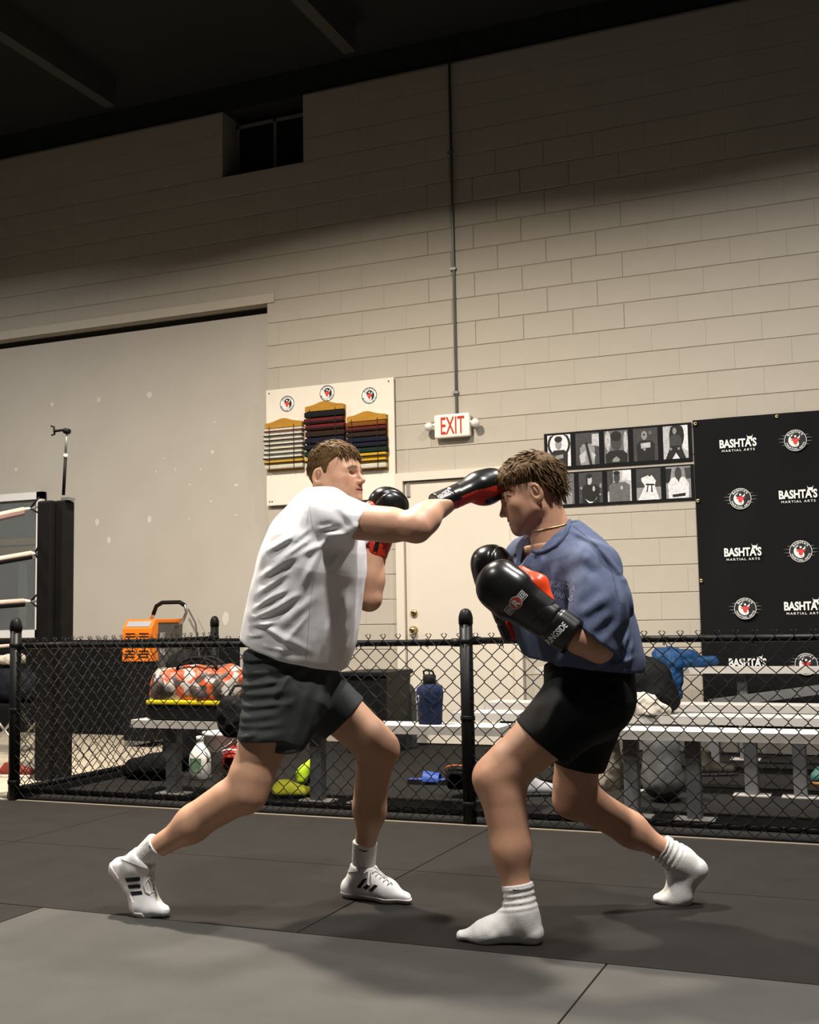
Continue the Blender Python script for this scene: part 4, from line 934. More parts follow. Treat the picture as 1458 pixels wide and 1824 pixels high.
# ---- hair: a cap hugging the skull plus many tapered locks
def hair_obj(person, name, loc, glob, S, m, hairline, thick, locks, lo, hi, h=0.0032):
    hx = np.array([p[0] for p in hairline]); hz = np.array([p[1] for p in hairline])
    cran = union([(ellip((0.000, 0, 0.040), (0.094, 0.075, 0.086)), 0), (ellip((0.022, 0, 0.030), (0.080, 0.068, 0.070)), 0.03)])
    def f(P):
        Q = loc(P).astype(np.float32); zl = np.interp(Q[:, 0], hx, hz).astype(np.float32)
        t = thick(Q); nz = vnoise(Q * np.array([70, 130, 60], np.float32)) * 0.0028 + vnoise(Q * np.array([140, 240, 140], np.float32)) * 0.0014
        top = np.clip((Q[:, 2] - 0.05) / 0.05, 0, 1)
        return smax(cran(Q) - t - nz * (0.35 + top), (zl - Q[:, 2]) * 0.75 + nz, 0.004) * S
    o = sdf_obj(name, f, lo, hi, h, [m], person)
    q = MB(); rg = np.random.default_rng(11)
    for (n, ang, el0, el1, flow, ln, lift, rad, curl) in locks:
        for i in range(n):
            a = math.radians(rg.uniform(*ang)); e = math.radians(rg.uniform(el0, el1)); sgn = rg.choice((-1, 1))
            d = np.array([math.cos(e) * math.cos(a), sgn * math.cos(e) * math.sin(a), math.sin(e)])
            base = np.array([0.0, 0, 0.040]) + d * np.array([0.096, 0.077, 0.088])
            if base[2] < np.interp(base[0], hx, hz) + 0.004: continue
            t_ = thick(base[None].astype(np.float32))[0]; p = base + d * t_ * 0.75
            fl = np.array(flow) + rg.normal(0, curl, 3); fl = fl * np.array([1, sgn if abs(flow[1]) > 0.01 else 1, 1]); fl = fl - d * (fl @ d); fl = nrm(fl) + d * lift
            L_ = ln * rg.uniform(0.6, 1.25); pts = []; r0 = rad * rg.uniform(0.7, 1.3)
            for k in range(6):
                pts.append(Vector(glob(p).tolist())); fl = nrm(fl + np.array([0, 0, -0.16]) + rg.normal(0, 0.10, 3)); p = p + fl * L_ / 5
                c = p - np.array([0, 0, 0.040]); kk = np.linalg.norm(c / np.array([0.097, 0.078, 0.089])); 
                if kk < 1.03 and p[2] > 0.03: p = np.array([0, 0, 0.040]) + c / kk * 1.03
            q.tube(pts, [r0 * S * s for s in (0.7, 1, 1, 0.85, 0.55, 0.12)], 4, cap=False)
    lk = q.build('hair_locks', m, o); lk['kind'] = 'stuff'
    return o
# ================================================================== boxer in the white t-shirt
root1 = (at_z(470, 1610, 0).x, 3.7, 0.0)
S1 = dict(nsh=J(594, 926, 3.56), nel=J(741, 939, 3.51), nwr=J(818, 881, 3.71), fsh=J(622, 935, 3.90), fel=J(657, 1066, 3.90), fwr=J(669, 970, 3.93),
          nhip=J(502, 1222, 3.60), nkn=J(437, 1412, 3.50), nan=J(262, 1520, 3.455), fhip=J(556, 1225, 3.78), fkn=J(676, 1336, 3.86), fan=J(646, 1535, 3.94), neck=J(580, 902, 3.72), pel=J(520, 1195, 3.70), head=J(594, 854, 3.73))
side1 = TOC
fw = nrm(np.array([math.cos(math.radians(-5)), math.sin(math.radians(-5)), 0.06])); up1 = nrm(UPV + 0.04 * fw)
hf, hloc, hglob = head_fn(S1['head'], fw, up1, 1.0)
torso1 = [(flatcone(S1['pel'], J(550, 1060, 3.70), 0.095, 0.10, side1, 1.35), 0), (flatcone(J(550, 1060, 3.70), J(572, 950, 3.71), 0.10, 0.085, side1, 1.45), 0.03),
          (rcone(S1['nsh'], S1['neck'], 0.055, 0.055), 0.03), (rcone(S1['fsh'], S1['neck'], 0.055, 0.055), 0.03)]
neck1 = [(rcone(S1['neck'] - np.array([0, 0, 0.03]), S1['head'] + np.array([-0.02, 0, -0.03]), 0.062, 0.056), 0.03)]
cuffc = J(782, 898, 3.645)
limbs1 = arm_items(S1['nsh'], S1['nel'], cuffc, 0.054, 0.0475, 0.0480, 0.040) + [(rcone(cuffc, S1['nwr'], 0.040, 0.034), 0.03)] + arm_items(S1['fsh'], S1['fel'], S1['fwr'], 0.056, 0.043, 0.045, 0.033) + leg_items(S1['nhip'], S1['nkn'], S1['nan'], 0.092, 0.060, 0.064, 0.035) + leg_items(S1['fhip'], S1['fkn'], S1['fan'], 0.088, 0.058, 0.061, 0.035)
low1 = union(torso1 + limbs1 + neck1)
hd1 = union(neck1 + [(hf, 0.02)])
def body_mesh(name, low, head_f, headc, cutz, lo, hi, root, tint_low, tint_head):
    v1, f1 = sn_mesh(lambda P: smax(low(P), (P[:, 2] - cutz) , 0.01), lo, hi, 0.0062)
    lo2, hi2 = bbox([headc], 0.16); lo2[2] = cutz - 0.03
    v2, f2 = sn_mesh(head_f, lo2, hi2, 0.0026)
    v = np.concatenate([v1, v2]); f = np.concatenate([f1, f2 + len(v1)]); c = np.concatenate([tint_low(v1), tint_head(v2)])
    return link(name, np_mesh(name, v, f, [m_skin], None, c, root), None, Vector(root))
def limb_tint(skin, knees):
    def f(P):
        C = np.tile(skin, (len(P), 1))
        for k in knees:
            m = np.exp(-(np.linalg.norm(P - k, axis=1) / 0.06) ** 2)[:, None] * 0.35; C = C * (1 - m) + np.array([0.60, 0.28, 0.21]) * m
        n = vnoise(P * 14)[:, None] * 0.05; return C * (1 + n)
    return f
lo, hi = bbox([S1[k] for k in S1], 0.13)
p1 = body_mesh('person', low1, hd1, S1['head'], float(S1['neck'][2] - 0.01), lo, hi, root1, limb_tint(SKIN1, [S1['nkn'], S1['fkn'], S1['nel']]), face_tint(None, hloc, SKIN1))
tag(p1, 'person in a white t-shirt and charcoal shorts throwing a straight punch', 'person')

# t-shirt
sp = [(578, 918, 50, 1.75), (566, 962, 66, 1.55), (556, 1005, 76, 1.40), (547, 1052, 80, 1.28), (539, 1102, 84, 1.22), (527, 1152, 84, 1.22), (508, 1215, 82, 1.22)]
C1 = [J(x, y, 3.71) for x, y, _, _ in sp]; R1 = [r / 484.0 for _, _, r, _ in sp]
parts = [(flatcone(C1[i], C1[i + 1], R1[i], R1[i + 1], side1, 0.5 * (sp[i][3] + sp[i + 1][3])), 0.09 if i else 0) for i in range(len(sp) - 1)]
sl_end = J(639, 933, 3.545); sl_dir = nrm(S1['nel'] - S1['nsh'])
sleeve = rcone(S1['nsh'] - sl_dir * 0.02 + np.array([0, 0, 0.004]), sl_end + sl_dir * 0.03, 0.078, 0.071)
fs_end = S1['fsh'] + (S1['fel'] - S1['fsh']) * 0.30
parts2 = [(rcone(S1['nsh'] + np.array([0, 0, 0.0]), S1['neck'] + np.array([0, 0, -0.03]), 0.080, 0.062), 0.05), (rcone(S1['fsh'], S1['neck'] + np.array([0, 0, -0.03]), 0.075, 0.062), 0.05)]
fsl = rcone(S1['fsh'], fs_end, 0.078, 0.075)
body_u = union(parts + parts2)
hemp = plane(J(515, 1172, 3.60), nrm(-IU * 0.955 - IR * 0.27 + 0.0 * IC)); hem_n = plane(J(515, 1175, 3.60), nrm(-IU * 0.955 + IR * -0.27))
slcut = plane(sl_end, nrm(IR * 0.86 - IU * 0.50)); fcut = plane(fs_end, nrm(S1['fel'] - S1['fsh']))
fl1 = folds([(655, 935, 560, 968, 6.5, 0.0055), (628, 955, 575, 952, 5.0, 0.0062), (600, 960, 545, 985, 5.8, 0.0055), (600, 905, 632, 925, 6.5, 0.0039), (560, 890, 640, 900, 7.2, 0.0031), (556, 885, 553, 935, 2.9, 0.0031),
             (478, 985, 540, 950, 5.8, 0.0062), (466, 1030, 535, 985, 6.5, 0.0070), (460, 1060, 520, 1015, 5.8, 0.0055), (455, 1085, 500, 1050, 5.0, 0.0055), (452, 1098, 520, 1068, 5.8, 0.0070), (450, 1110, 500, 1100, 4.3, 0.0055), (452, 1092, 560, 1150, 6.5, 0.0047), (448, 1128, 480, 1122, 3.6, 0.0039),
             (585, 960, 545, 1040, 5.8, 0.0039), (500, 1075, 545, 1050, 5.8, 0.0039), (575, 1050, 500, 1110, 8.6, 0.0031), (632, 1020, 600, 1120, 10.1, 0.0047), (620, 1130, 600, 1190, 5.8, 0.0039), (530, 1110, 500, 1165, 8.6, 0.0031), (610, 980, 590, 1010, 5.8, 0.0031), (520, 975, 560, 940, 4, 0.003), (500, 1000, 560, 960, 4, 0.003), (475, 1070, 520, 1045, 4, 0.004), (560, 1080, 520, 1130, 5, 0.003), (470, 1140, 540, 1150, 4, 0.003), (590, 1090, 575, 1160, 5, 0.003), (615, 1060, 612, 1130, 6, 0.004), (480, 1110, 530, 1140, 4, 0.004), (600, 940, 570, 945, 4, 0.004), (610, 915, 640, 945, 5, 0.003)], J(540, 1040, 3.6), 490.0)
def tee1(P):
    b = smax(body_u(P), hemp(P), 0.01); s = smax(sleeve(P), slcut(P), 0.008); s2 = smax(fsl(P), fcut(P), 0.008)
    d = smin(b, s, 0.045); d = smin(d, s2, 0.04)
    d = d - fl1(P) - vnoise(P * np.float32(16)) * 0.0030 - vnoise(P * np.array([30, 30, 12], np.float32)) * 0.0012
    nk = ellip(S1['neck'] + np.array([0.012, 0, 0.062]), (0.070, 0.085, 0.065)); d = smax(d, -nk(P), 0.01)
    inner = d + 0.009
    open_ = np.minimum(np.minimum(-(hemp(P) + 0.004), -(slcut(P) + 0.004)), -(fcut(P) + 0.004))
    # hollow near the openings: remove the inside where it lies close to a cut
    near = np.minimum(np.minimum(np.abs(hemp(P)), np.where(sleeve(P) < 0.03, np.abs(slcut(P)), 1)), np.where(fsl(P) < 0.03, np.abs(fcut(P)), 1))
    return np.where(near < 0.045, np.maximum(d, -inner), d)
lo, hi = bbox(C1 + [S1['nsh'], S1['fsh'], sl_end, fs_end], 0.0); lo, hi = lo - 0.24, hi + 0.22; hi[2] = S1['neck'][2] + 0.12; hi[0] = max(sl_end[0], fs_end[0]) + 0.12
t1 = sdf_obj('t_shirt', tee1, lo, hi, 0.0046, [m_tee], p1); t1['label'] = 'loose white cotton t-shirt'

# shorts
pelv = flatcone(J(516, 1165, 3.69), J(512, 1222, 3.69), 0.165, 0.160, side1, 1.08)
nlc = J(474, 1322, 3.535); flc = J(613, 1280, 3.82)
nleg = rcone(J(502, 1235, 3.60), nlc + (nlc - J(502, 1235, 3.60)) * 0.2, 0.135, 0.096); fleg = rcone(J(548, 1225, 3.79), flc + (flc - J(548, 1225, 3.79)) * 0.2, 0.118, 0.098)
flap = rcone(J(530, 1250, 3.62), J(508, 1335, 3.56), 0.11, 0.058)
ncut = plane(J(462, 1318, 3.5), nrm(-IU * 0.97 + IR * 0.0)); ncut2 = plane(J(505, 1344, 3.5), nrm(-IU)); fcut1 = plane(flc, nrm(IR * 0.72 - IU * 0.70)); wcut = plane(J(516, 1158, 3.69), IU)
fsh = folds([(424, 1182 + i * 17 + (i % 3) * 3, 500 + (i * 37) % 30, 1168 + i * 18, 5 + (i % 2) * 2, 0.008 - 0.0006 * i) for i in range(8)] + [(524, 1190, 498, 1232, 6, 0.011), (522, 1200, 560, 1180, 6, 0.006), (560, 1200, 520, 1330, 9, 0.006), (585, 1195, 545, 1320, 8, 0.006), (610, 1225, 580, 1300, 8, 0.004), (530, 1240, 500, 1255, 7, 0.005), (440, 1300, 470, 1290, 5, 0.006)], J(516, 1240, 3.6), 490.0)
slit = rcone(J(470, 1312, 3.43), J(474, 1350, 3.43), 0.006, 0.012)
def sh1(P):
    a = smax(pelv(P), wcut(P), 0.01); b = smax(smin(nleg(P), 1e3 + 0 * a, 0.01), ncut(P), 0.006); c = smax(fleg(P), fcut1(P), 0.006); e = smax(flap(P), ncut2(P), 0.006)
    d = smin(smin(smin(a, b, 0.05), c, 0.05), e, 0.03) - fsh(P) - vnoise(P * np.float32(20)) * 0.0022
    near = np.minimum(np.where(nleg(P) < 0.03, np.abs(ncut(P)), 1), np.where(fleg(P) < 0.03, np.abs(fcut1(P)), 1))
    return np.where(near < 0.03, np.maximum(d, -(d + 0.010)), d)
lo, hi = bbox([nlc, flc, J(516, 1165, 3.69)], 0.23)
o = sdf_obj('shorts', sh1, lo, hi, 0.0048, [m_gshort], p1); o['label'] = 'charcoal grey sports shorts'

# hair
thick1 = lambda Q: 0.004 + 0.012 * np.clip((Q[:, 2] - 0.065) / 0.045, 0, 1)
lo, hi = bbox([S1['head']], 0.17)
hair_obj(p1, 'hair', hloc, hglob, 1.0, m_hair1, [(-0.12, -0.050), (-0.075, -0.050), (-0.050, -0.010), (-0.040, 0.036), (0.004, 0.042), (0.008, 0.010), (0.016, 0.014), (0.028, 0.046), (0.050, 0.066), (0.075, 0.082), (0.12, 0.078)], thick1,
         [(420, (0, 180), 42, 90, (1.0, 0.0, 0.1), 0.045, 0.15, 0.0023, 0.45), (340, (0, 60), 30, 60, (0.85, 0.0, -0.35), 0.046, 0.20, 0.0025, 0.38), (260, (60, 180), 0, 45, (-0.2, 0.0, -1.0), 0.020, 0.05, 0.0013, 0.3)], lo, hi)

# gloves
g1, G1, F1, SC1, X1, Y1, Z1 = glove(p1, J(818, 881, 3.71), J(893, 849, 3.83), nrm(-IR * 0.5 + IU * 0.85 + IC * 0.35), True, 'side', 1.0, 'black and red boxing glove on the punching hand')
g2, G2, F2, SC2, X2, Y2, Z2 = glove(p1, J(669, 968, 3.93), J(697, 872, 3.95), nrm(-IC * 0.9 - IR * 0.4), False, 'palm', 1.0, 'black and red boxing glove held at the chin', spread=1.35)

# socks and wrestling boots
def shoe(person, heel, ball, toe, ank, top, side, label, lat=1.0):
    heel, ball, toe, ank, top = map(npv, (heel, ball, toe, ank, top)); sd = nrm(side)
    up = nrm(top - ank); fwd_ = nrm(ball - heel)
    up2 = nrm(np.cross(fwd_, sd)); up2 = up2 if up2 @ (ank - heel) > 0 else -up2
    up3 = nrm(np.cross(nrm(toe - ball), sd)); up3 = up3 if up3[2] > 0 else -up3
    foot = union([(flatcone(heel + up2 * 0.030, ball + up2 * 0.032, 0.032, 0.034, sd, 1.12), 0), (flatcone(ball + up3 * 0.030, toe + up3 * 0.020, 0.032, 0.020, sd, 1.45), 0.02),
                  (rcone(heel + up2 * 0.040 + fwd_ * 0.012, ank + (heel - ank) * 0.1, 0.036, 0.040), 0.03), (rcone(ank + fwd_ * 0.012, ball + up2 * 0.045, 0.042, 0.028), 0.04), (rcone(ank, top, 0.043, 0.046), 0.03)])
    cut = plane(top, up)
    fn = lambda P: smax(foot(P), cut(P), 0.006) - vnoise(P * np.float32(45)) * 0.0008
    lo, hi = bbox([heel, ball, toe, ank, top], 0.07)
    o = sdf_obj('wrestling_boot', fn, lo, hi, 0.0032, [m_shoe], person); o['label'] = label
    soleband = lambda P: smax(fn(P) - 0.0025, np.maximum(((P - heel) @ up2) - 0.020, np.where((P - ball) @ nrm(toe - ball) > 0, ((P - ball) @ up3) - 0.018, -1)), 0.003)
    so = sdf_obj('sole', soleband, lo, hi, 0.0032, [m_sole], o)
    return o, fn
def sock(person, a, b, r0, r1, label, nm='sock'):
    a, b = npv(a), npv(b); d = nrm(b - a); L_ = np.linalg.norm(b - a); ax = frame(d, [0.3, 0.2, 0.9])
    def fn(P):
        Q = P - a; t = Q @ d.astype(np.float32); ang = np.arctan2(Q @ ax[1].astype(np.float32), Q @ ax[2].astype(np.float32)); rib = 0.0009 * np.sin(ang * 46)
        return smax(rcone(a - d * 0.0, b + d * 0.03, r0, r1)(P) + rib, t - L_, 0.004)
    lo, hi = bbox([a, b], 0.07); o = sdf_obj(nm, fn, lo, hi, 0.0028, [m_sock], person); o['label'] = label; return o
sd1 = nrm(TOC * 0.95 + RGT * 0.1)
sock(p1, J(250, 1532, 3.455), J(281, 1504, 3.46), 0.039, 0.048, 'white ribbed ankle sock'); sock(p1, J(646, 1555, 3.94), J(650, 1499, 3.93), 0.042, 0.046, 'white ribbed ankle sock')
boot1, bf1 = shoe(p1, J(200, 1556, 3.45), at_z(249, 1630, 0.0), at_z(292, 1633, 0.0), J(246, 1540, 3.455), J(258, 1526, 3.455), sd1, 'white wrestling boot pushing off on its toes')
boot2, bf2 = shoe(p1, at_z(624, 1597, 0.0), at_z(690, 1606, 0.0), at_z(722, 1609, 0.0), J(645, 1560, 3.94), J(647, 1540, 3.94), nrm(TOC * 0.9 + RGT * 0.3), 'white wrestling boot planted flat')
# ================================================================== boxer in the blue t-shirt
root2 = (at_z(1030, 1640, 0).x, 3.88, 0.0)
S2 = dict(nsh=J(1066, 1012, 3.65), nel=J(1066, 1154, 3.555), nwr=J(972, 1104, 3.50), fsh=J(938, 998, 4.02), fel=J(952, 1130, 4.02), fwr=J(902, 1092, 3.92),
          nhip=J(1040, 1245, 3.74), nkn=J(884, 1388, 3.60), nan=J(928, 1622, 3.57), fhip=J(1046, 1250, 3.98), fkn=J(1021, 1424, 4.06), fan=J(1212, 1530, 4.20), neck=J(988, 955, 3.85), pel=J(1048, 1210, 3.86), head=J(951, 885, 3.83))
side2 = nrm(TOC * 0.95 + RGT * 0.30)
fw = nrm(np.array([-math.cos(math.radians(13)), -math.sin(math.radians(13)), -0.33])); up2v = nrm(UPV + 0.33 * fw)
hf2, hloc2, hglob2 = head_fn(S2['head'], fw, up2v, 1.04)
torso2 = [(flatcone(S2['pel'], J(1020, 1080, 3.86), 0.095, 0.10, side2, 1.35), 0), (flatcone(J(1020, 1080, 3.86), J(1000, 1000, 3.85), 0.10, 0.085, side2, 1.4), 0.03),
          (rcone(S2['nsh'], S2['neck'], 0.055, 0.055), 0.03), (rcone(S2['fsh'], S2['neck'], 0.055, 0.055), 0.03)]
neck2 = [(rcone(S2['neck'] + np.array([0.012, 0, -0.05]), hglob2([-0.022, 0, -0.02]), 0.068, 0.058), 0.03), (rcone(J(975, 985, 3.83), hglob2([0.010, 0, -0.05]), 0.045, 0.040), 0.04)]
limbs2 = arm_items(S2['nsh'], S2['nel'], S2['nwr'], 0.056, 0.042, 0.046, 0.036) + arm_items(S2['fsh'], S2['fel'], S2['fwr'], 0.052, 0.042, 0.043, 0.033) + leg_items(S2['nhip'], S2['nkn'], S2['nan'], 0.098, 0.064, 0.066, 0.040) + leg_items(S2['fhip'], S2['fkn'], S2['fan'], 0.092, 0.058, 0.060, 0.032)
low2 = union(torso2 + limbs2 + neck2); hd2 = union(neck2 + [(hf2, 0.02)])
lo, hi = bbox([S2[k] for k in S2], 0.13)
p2 = body_mesh('person', low2, hd2, S2['head'], float(S2['neck'][2] - 0.025), lo, hi, root2, limb_tint(SKIN2, [S2['nkn'], S2['fkn'], S2['nel']]), face_tint(None, hloc2, SKIN2, 0.45, 0.75))
tag(p2, 'person in a faded blue t-shirt and black shorts ducking with raised gloves', 'person')

# t-shirt
sp = [(990, 968, 40, 1.7), (1000, 1005, 66, 1.55), (1006, 1055, 80, 1.38), (1018, 1110, 86, 1.12), (1038, 1160, 84, 1.05), (1056, 1215, 82, 1.05)]
C2 = [J(x, y, 3.85) for x, y, _, _ in sp]; R2 = [r / 524.0 for _, _, r, _ in sp]
parts = [(flatcone(C2[i], C2[i + 1], R2[i], R2[i + 1], side2, 0.5 * (sp[i][3] + sp[i + 1][3])), 0.09 if i else 0) for i in range(len(sp) - 1)]
parts2 = [(rcone(S2['nsh'] + np.array([-0.01, 0, -0.005]), S2['neck'] + np.array([0.015, 0, -0.055]), 0.082, 0.075), 0.06), (rcone(S2['fsh'], S2['neck'] + np.array([0.0, 0, -0.05]), 0.078, 0.070), 0.05)]
slv = path([S2['nsh'] + np.array([-0.01, 0, 0]), J(1068, 1080, 3.60), J(1054, 1150, 3.565)], [0.082, 0.085, 0.089], 0.06)
slcut2 = plane(J(1053, 1134, 3.565), nrm(-IR * 0.60 - IU * 0.80)); fsl2 = rcone(S2['fsh'], S2['fsh'] + (S2['fel'] - S2['fsh']) * 0.8, 0.08, 0.085)
fcut2 = plane(S2['fsh'] + (S2['fel'] - S2['fsh']) * 0.7, nrm(S2['fel'] - S2['fsh']))
tail = rcone(J(1085, 1120, 3.84), J(1112, 1180, 3.84), 0.06, 0.055)
bu2 = union(parts + parts2 + [(tail, 0.06)]); hem2 = plane(J(1045, 1190, 3.72), nrm(-IU * 0.985 - IR * 0.12))
fl2 = folds([(1012, 945, 1065, 975, 5, 0.005), (1035, 955, 1095, 1030, 5, 0.006), (1095, 1030, 1112, 1110, 5, 0.006), (1080, 1020, 1110, 1022, 4, -0.004), (1085, 1040, 1070, 1120, 8, 0.007), (1060, 1050, 1010, 1085, 9, 0.007), (1065, 1075, 1020, 1110, 9, 0.008), (1075, 1095, 1040, 1130, 8, 0.006), (950, 975, 935, 1020, 6, 0.007), (965, 985, 955, 1030, 5, 0.006), (940, 970, 925, 1000, 6, 0.006), (985, 1000, 975, 1060, 6, 0.005),
             (1110, 1120, 1095, 1165, 5, 0.007), (1118, 1135, 1108, 1180, 5, 0.007), (1100, 1130, 1085, 1175, 6, 0.007), (1000, 1150, 985, 1190, 7, 0.005), (1080, 1165, 1030, 1180, 7, 0.006), (1120, 1165, 1070, 1180, 5, 0.006), (1030, 1010, 1000, 1040, 9, 0.005), (1020, 985, 1050, 1010, 8, 0.004)], J(1030, 1080, 3.75), 530.0)
neckhole = union([(rcone(J(980, 978, 3.83), J(945, 915, 3.80), 0.058, 0.10), 0)])
ncol = plane(J(987, 960, 3.83), nrm(-IR * 0.70 + IU * 0.71 + IC * 0.12)); nax = rcone(J(1000, 1010, 3.85), J(950, 915, 3.82), 0.145, 0.145)
def tee2(P):
    b = smax(bu2(P), hem2(P), 0.01); s = smax(slv(P), slcut2(P), 0.008); s2 = smax(fsl2(P), fcut2(P), 0.008)
    d = smin(smin(b, s, 0.012), s2, 0.04) - fl2(P) - vnoise(P * np.float32(16)) * 0.0030 - vnoise(P * np.array([34, 34, 14], np.float32)) * 0.0014
    d = smax(d, -neckhole(P), 0.008); d = smax(d, -np.maximum(-ncol(P), nax(P)), 0.008)
    near = np.minimum(np.minimum(np.abs(hem2(P)), np.where(slv(P) < 0.03, np.abs(slcut2(P)), 1)), np.where(fsl2(P) < 0.03, np.abs(fcut2(P)), 1))
    return np.where(near < 0.045, np.maximum(d, -(d + 0.010)), d)
lo, hi = bbox(C2 + [S2['nsh'], S2['fsh'], S2['nel']], 0.22); hi[2] = S2['neck'][2] + 0.12
t2 = sdf_obj('t_shirt', tee2, lo, hi, 0.0046, [m_blue], p2); t2['label'] = 'faded slate blue t-shirt'

# shorts
pel2 = flatcone(J(1048, 1190, 3.85), J(1050, 1240, 3.86), 0.148, 0.152, side2, 1.12)
nl2 = J(963, 1322, 3.665); nlegs = rcone(J(1042, 1245, 3.76), nl2 + (nl2 - J(1042, 1245, 3.76)) * 0.25, 0.138, 0.098)
fl_ = J(1030, 1362, 4.0); flegs = rcone(J(1048, 1260, 3.98), fl_ + (fl_ - J(1048, 1260, 3.98)) * 0.3, 0.132, 0.082)
nct = plane(nl2, nrm(-IR * 0.65 - IU * 0.76)); fct = plane(J(1030, 1366, 4.0), nrm(-IU * 0.97 - IR * 0.2)); wct = plane(J(1048, 1186, 3.85), IU)
fs2 = folds([(1120, 1215, 1020, 1240, 7, 0.004), (1115, 1245, 1000, 1275, 8, 0.004), (1110, 1280, 1010, 1310, 8, 0.004), (990, 1230, 960, 1290, 8, 0.004), (1095, 1200, 1040, 1208, 4, 0.003)], J(1040, 1260, 3.75), 530.0)
def sh2(P):
    d = smin(smin(smax(pel2(P), wct(P), 0.01), smax(nlegs(P), nct(P), 0.006), 0.05), smax(flegs(P), fct(P), 0.006), 0.05) - fs2(P) - vnoise(P * np.float32(20)) * 0.002
    near = np.minimum(np.where(nlegs(P) < 0.03, np.abs(nct(P)), 1), np.where(flegs(P) < 0.03, np.abs(fct(P)), 1)); return np.where(near < 0.03, np.maximum(d, -(d + 0.010)), d)
lo, hi = bbox([nl2, fl_, J(1048, 1190, 3.85)], 0.23)
o = sdf_obj('shorts', sh2, lo, hi, 0.0048, [m_bshort], p2); o['label'] = 'plain black shorts'

# hair: fuller on top, falling over the brow, longer at the nape
thick2 = lambda Q: 0.0015 + 0.017 * np.clip((Q[:, 2] - 0.046) / 0.045, 0, 1) + 0.014 * np.clip((-Q[:, 0] - 0.03) / 0.05, 0, 1) * (Q[:, 2] > -0.05) + 0.010 * np.clip((Q[:, 0] - 0.04) / 0.05, 0, 1) * (Q[:, 2] > 0.05)
lo, hi = bbox([S2['head']], 0.19)
hair_obj(p2, 'hair', hloc2, hglob2, 1.04, m_hair2, [(-0.13, -0.066), (-0.075, -0.062), (-0.055, -0.020), (-0.040, 0.030), (0.000, 0.044), (0.030, 0.050), (0.060, 0.060), (0.085, 0.062), (0.14, 0.058)], thick2,
         [(560, (0, 180), 40, 90, (0.9, 0.0, -0.1), 0.055, 0.16, 0.0032, 0.5), (340, (0, 60), 28, 58, (0.8, 0.0, -0.5), 0.044, 0.18, 0.0032, 0.38), (240, (50, 110), 28, 50, (0.2, 0.0, -0.9), 0.040, 0.10, 0.0030, 0.35), (420, (110, 180), -25, 50, (-0.45, 0.0, -0.9), 0.055, 0.16, 0.0032, 0.4)], lo, hi)

# gloves
h1 = glove(p2, J(962, 1095, 3.495), J(861, 1024, 3.49), nrm(IC * 0.92 - IU * 0.25 - IR * 0.1), False, 'none', 1.02, 'black boxing glove raised nearest the other boxer')
h2 = glove(p2, J(898, 1080, 3.86), J(858, 980, 3.84), nrm(-IR * 0.85 - IC * 0.45), True, 'palm', 1.02, 'black boxing glove raised behind the other glove')

# socks (no shoes)
def sock_foot(person, pts, top, side, label, cuffr=0.050):
    heel, ball, toe, ank = [npv(p) for p in pts]; top = npv(top); sd = nrm(side); fwd_ = nrm(ball - heel); up2 = nrm(np.cross(fwd_, sd)); up2 = up2 if up2 @ (ank - heel) > 0 else -up2
    up3 = nrm(np.cross(nrm(toe - ball), sd)); up3 = up3 if up3[2] > 0 else -up3
    d = nrm(top - ank); L_ = np.linalg.norm(top - ank); ax = frame(d, fwd_)
    foot = union([(flatcone(heel + up2 * 0.030 + fwd_ * 0.03, ball + up2 * 0.026, 0.031, 0.028, sd, 1.2), 0), (flatcone(ball + up3 * 0.024, toe + up3 * 0.015 - nrm(toe - ball) * 0.01, 0.026, 0.016, sd, 1.7), 0.02), (rcone(heel + up2 * 0.034 + fwd_ * 0.032, ank, 0.034, 0.042), 0.03),
                  (rcone(ank + fwd_ * 0.012, ball + up2 * 0.032, 0.044, 0.027), 0.05), (rcone(ank, top + d * 0.03, 0.043, cuffr), 0.03)])
    def fn(P):
        Q = P - ank; t = Q @ d.astype(np.float32); ang = np.arctan2(Q @ ax[1].astype(np.float32), Q @ ax[2].astype(np.float32))
        cuffz = np.clip((t - L_ * 0.25) / 0.01, 0, 1); slouch = 0.0030 * np.sin(t * 320) * np.clip((t - 0.01) / 0.02, 0, 1) * (t < L_ - 0.008)
        return smax(foot(P) + 0.0008 * np.sin(ang * 44) * cuffz - slouch * 0.6 - vnoise(P * np.float32(40)) * 0.0012, t - L_, 0.004)
    lo, hi = bbox([heel, ball, toe, ank, top], 0.075)
    o = sdf_obj('sock', fn, lo, hi, 0.0032, [m_sock], person); o['label'] = label; return o, fn
sk1, skf1 = sock_foot(p2, (at_z(964, 1680, 0), at_z(866, 1677, 0), at_z(816, 1674, 0), J(930, 1630, 3.57)), J(921, 1574, 3.575), nrm(TOC), 'white crew sock planted flat on the mat', 0.0525)
hl = J(1262, 1545, 4.235); bl = at_z(1217, 1609, 0.0); te = at_z(1166, 1608, 0.0)
sk2, skf2 = sock_foot(p2, (hl, bl, te, J(1212, 1533, 4.21)), J(1176, 1510, 4.185), nrm(TOC), 'white crew sock balanced on its toes', 0.053)
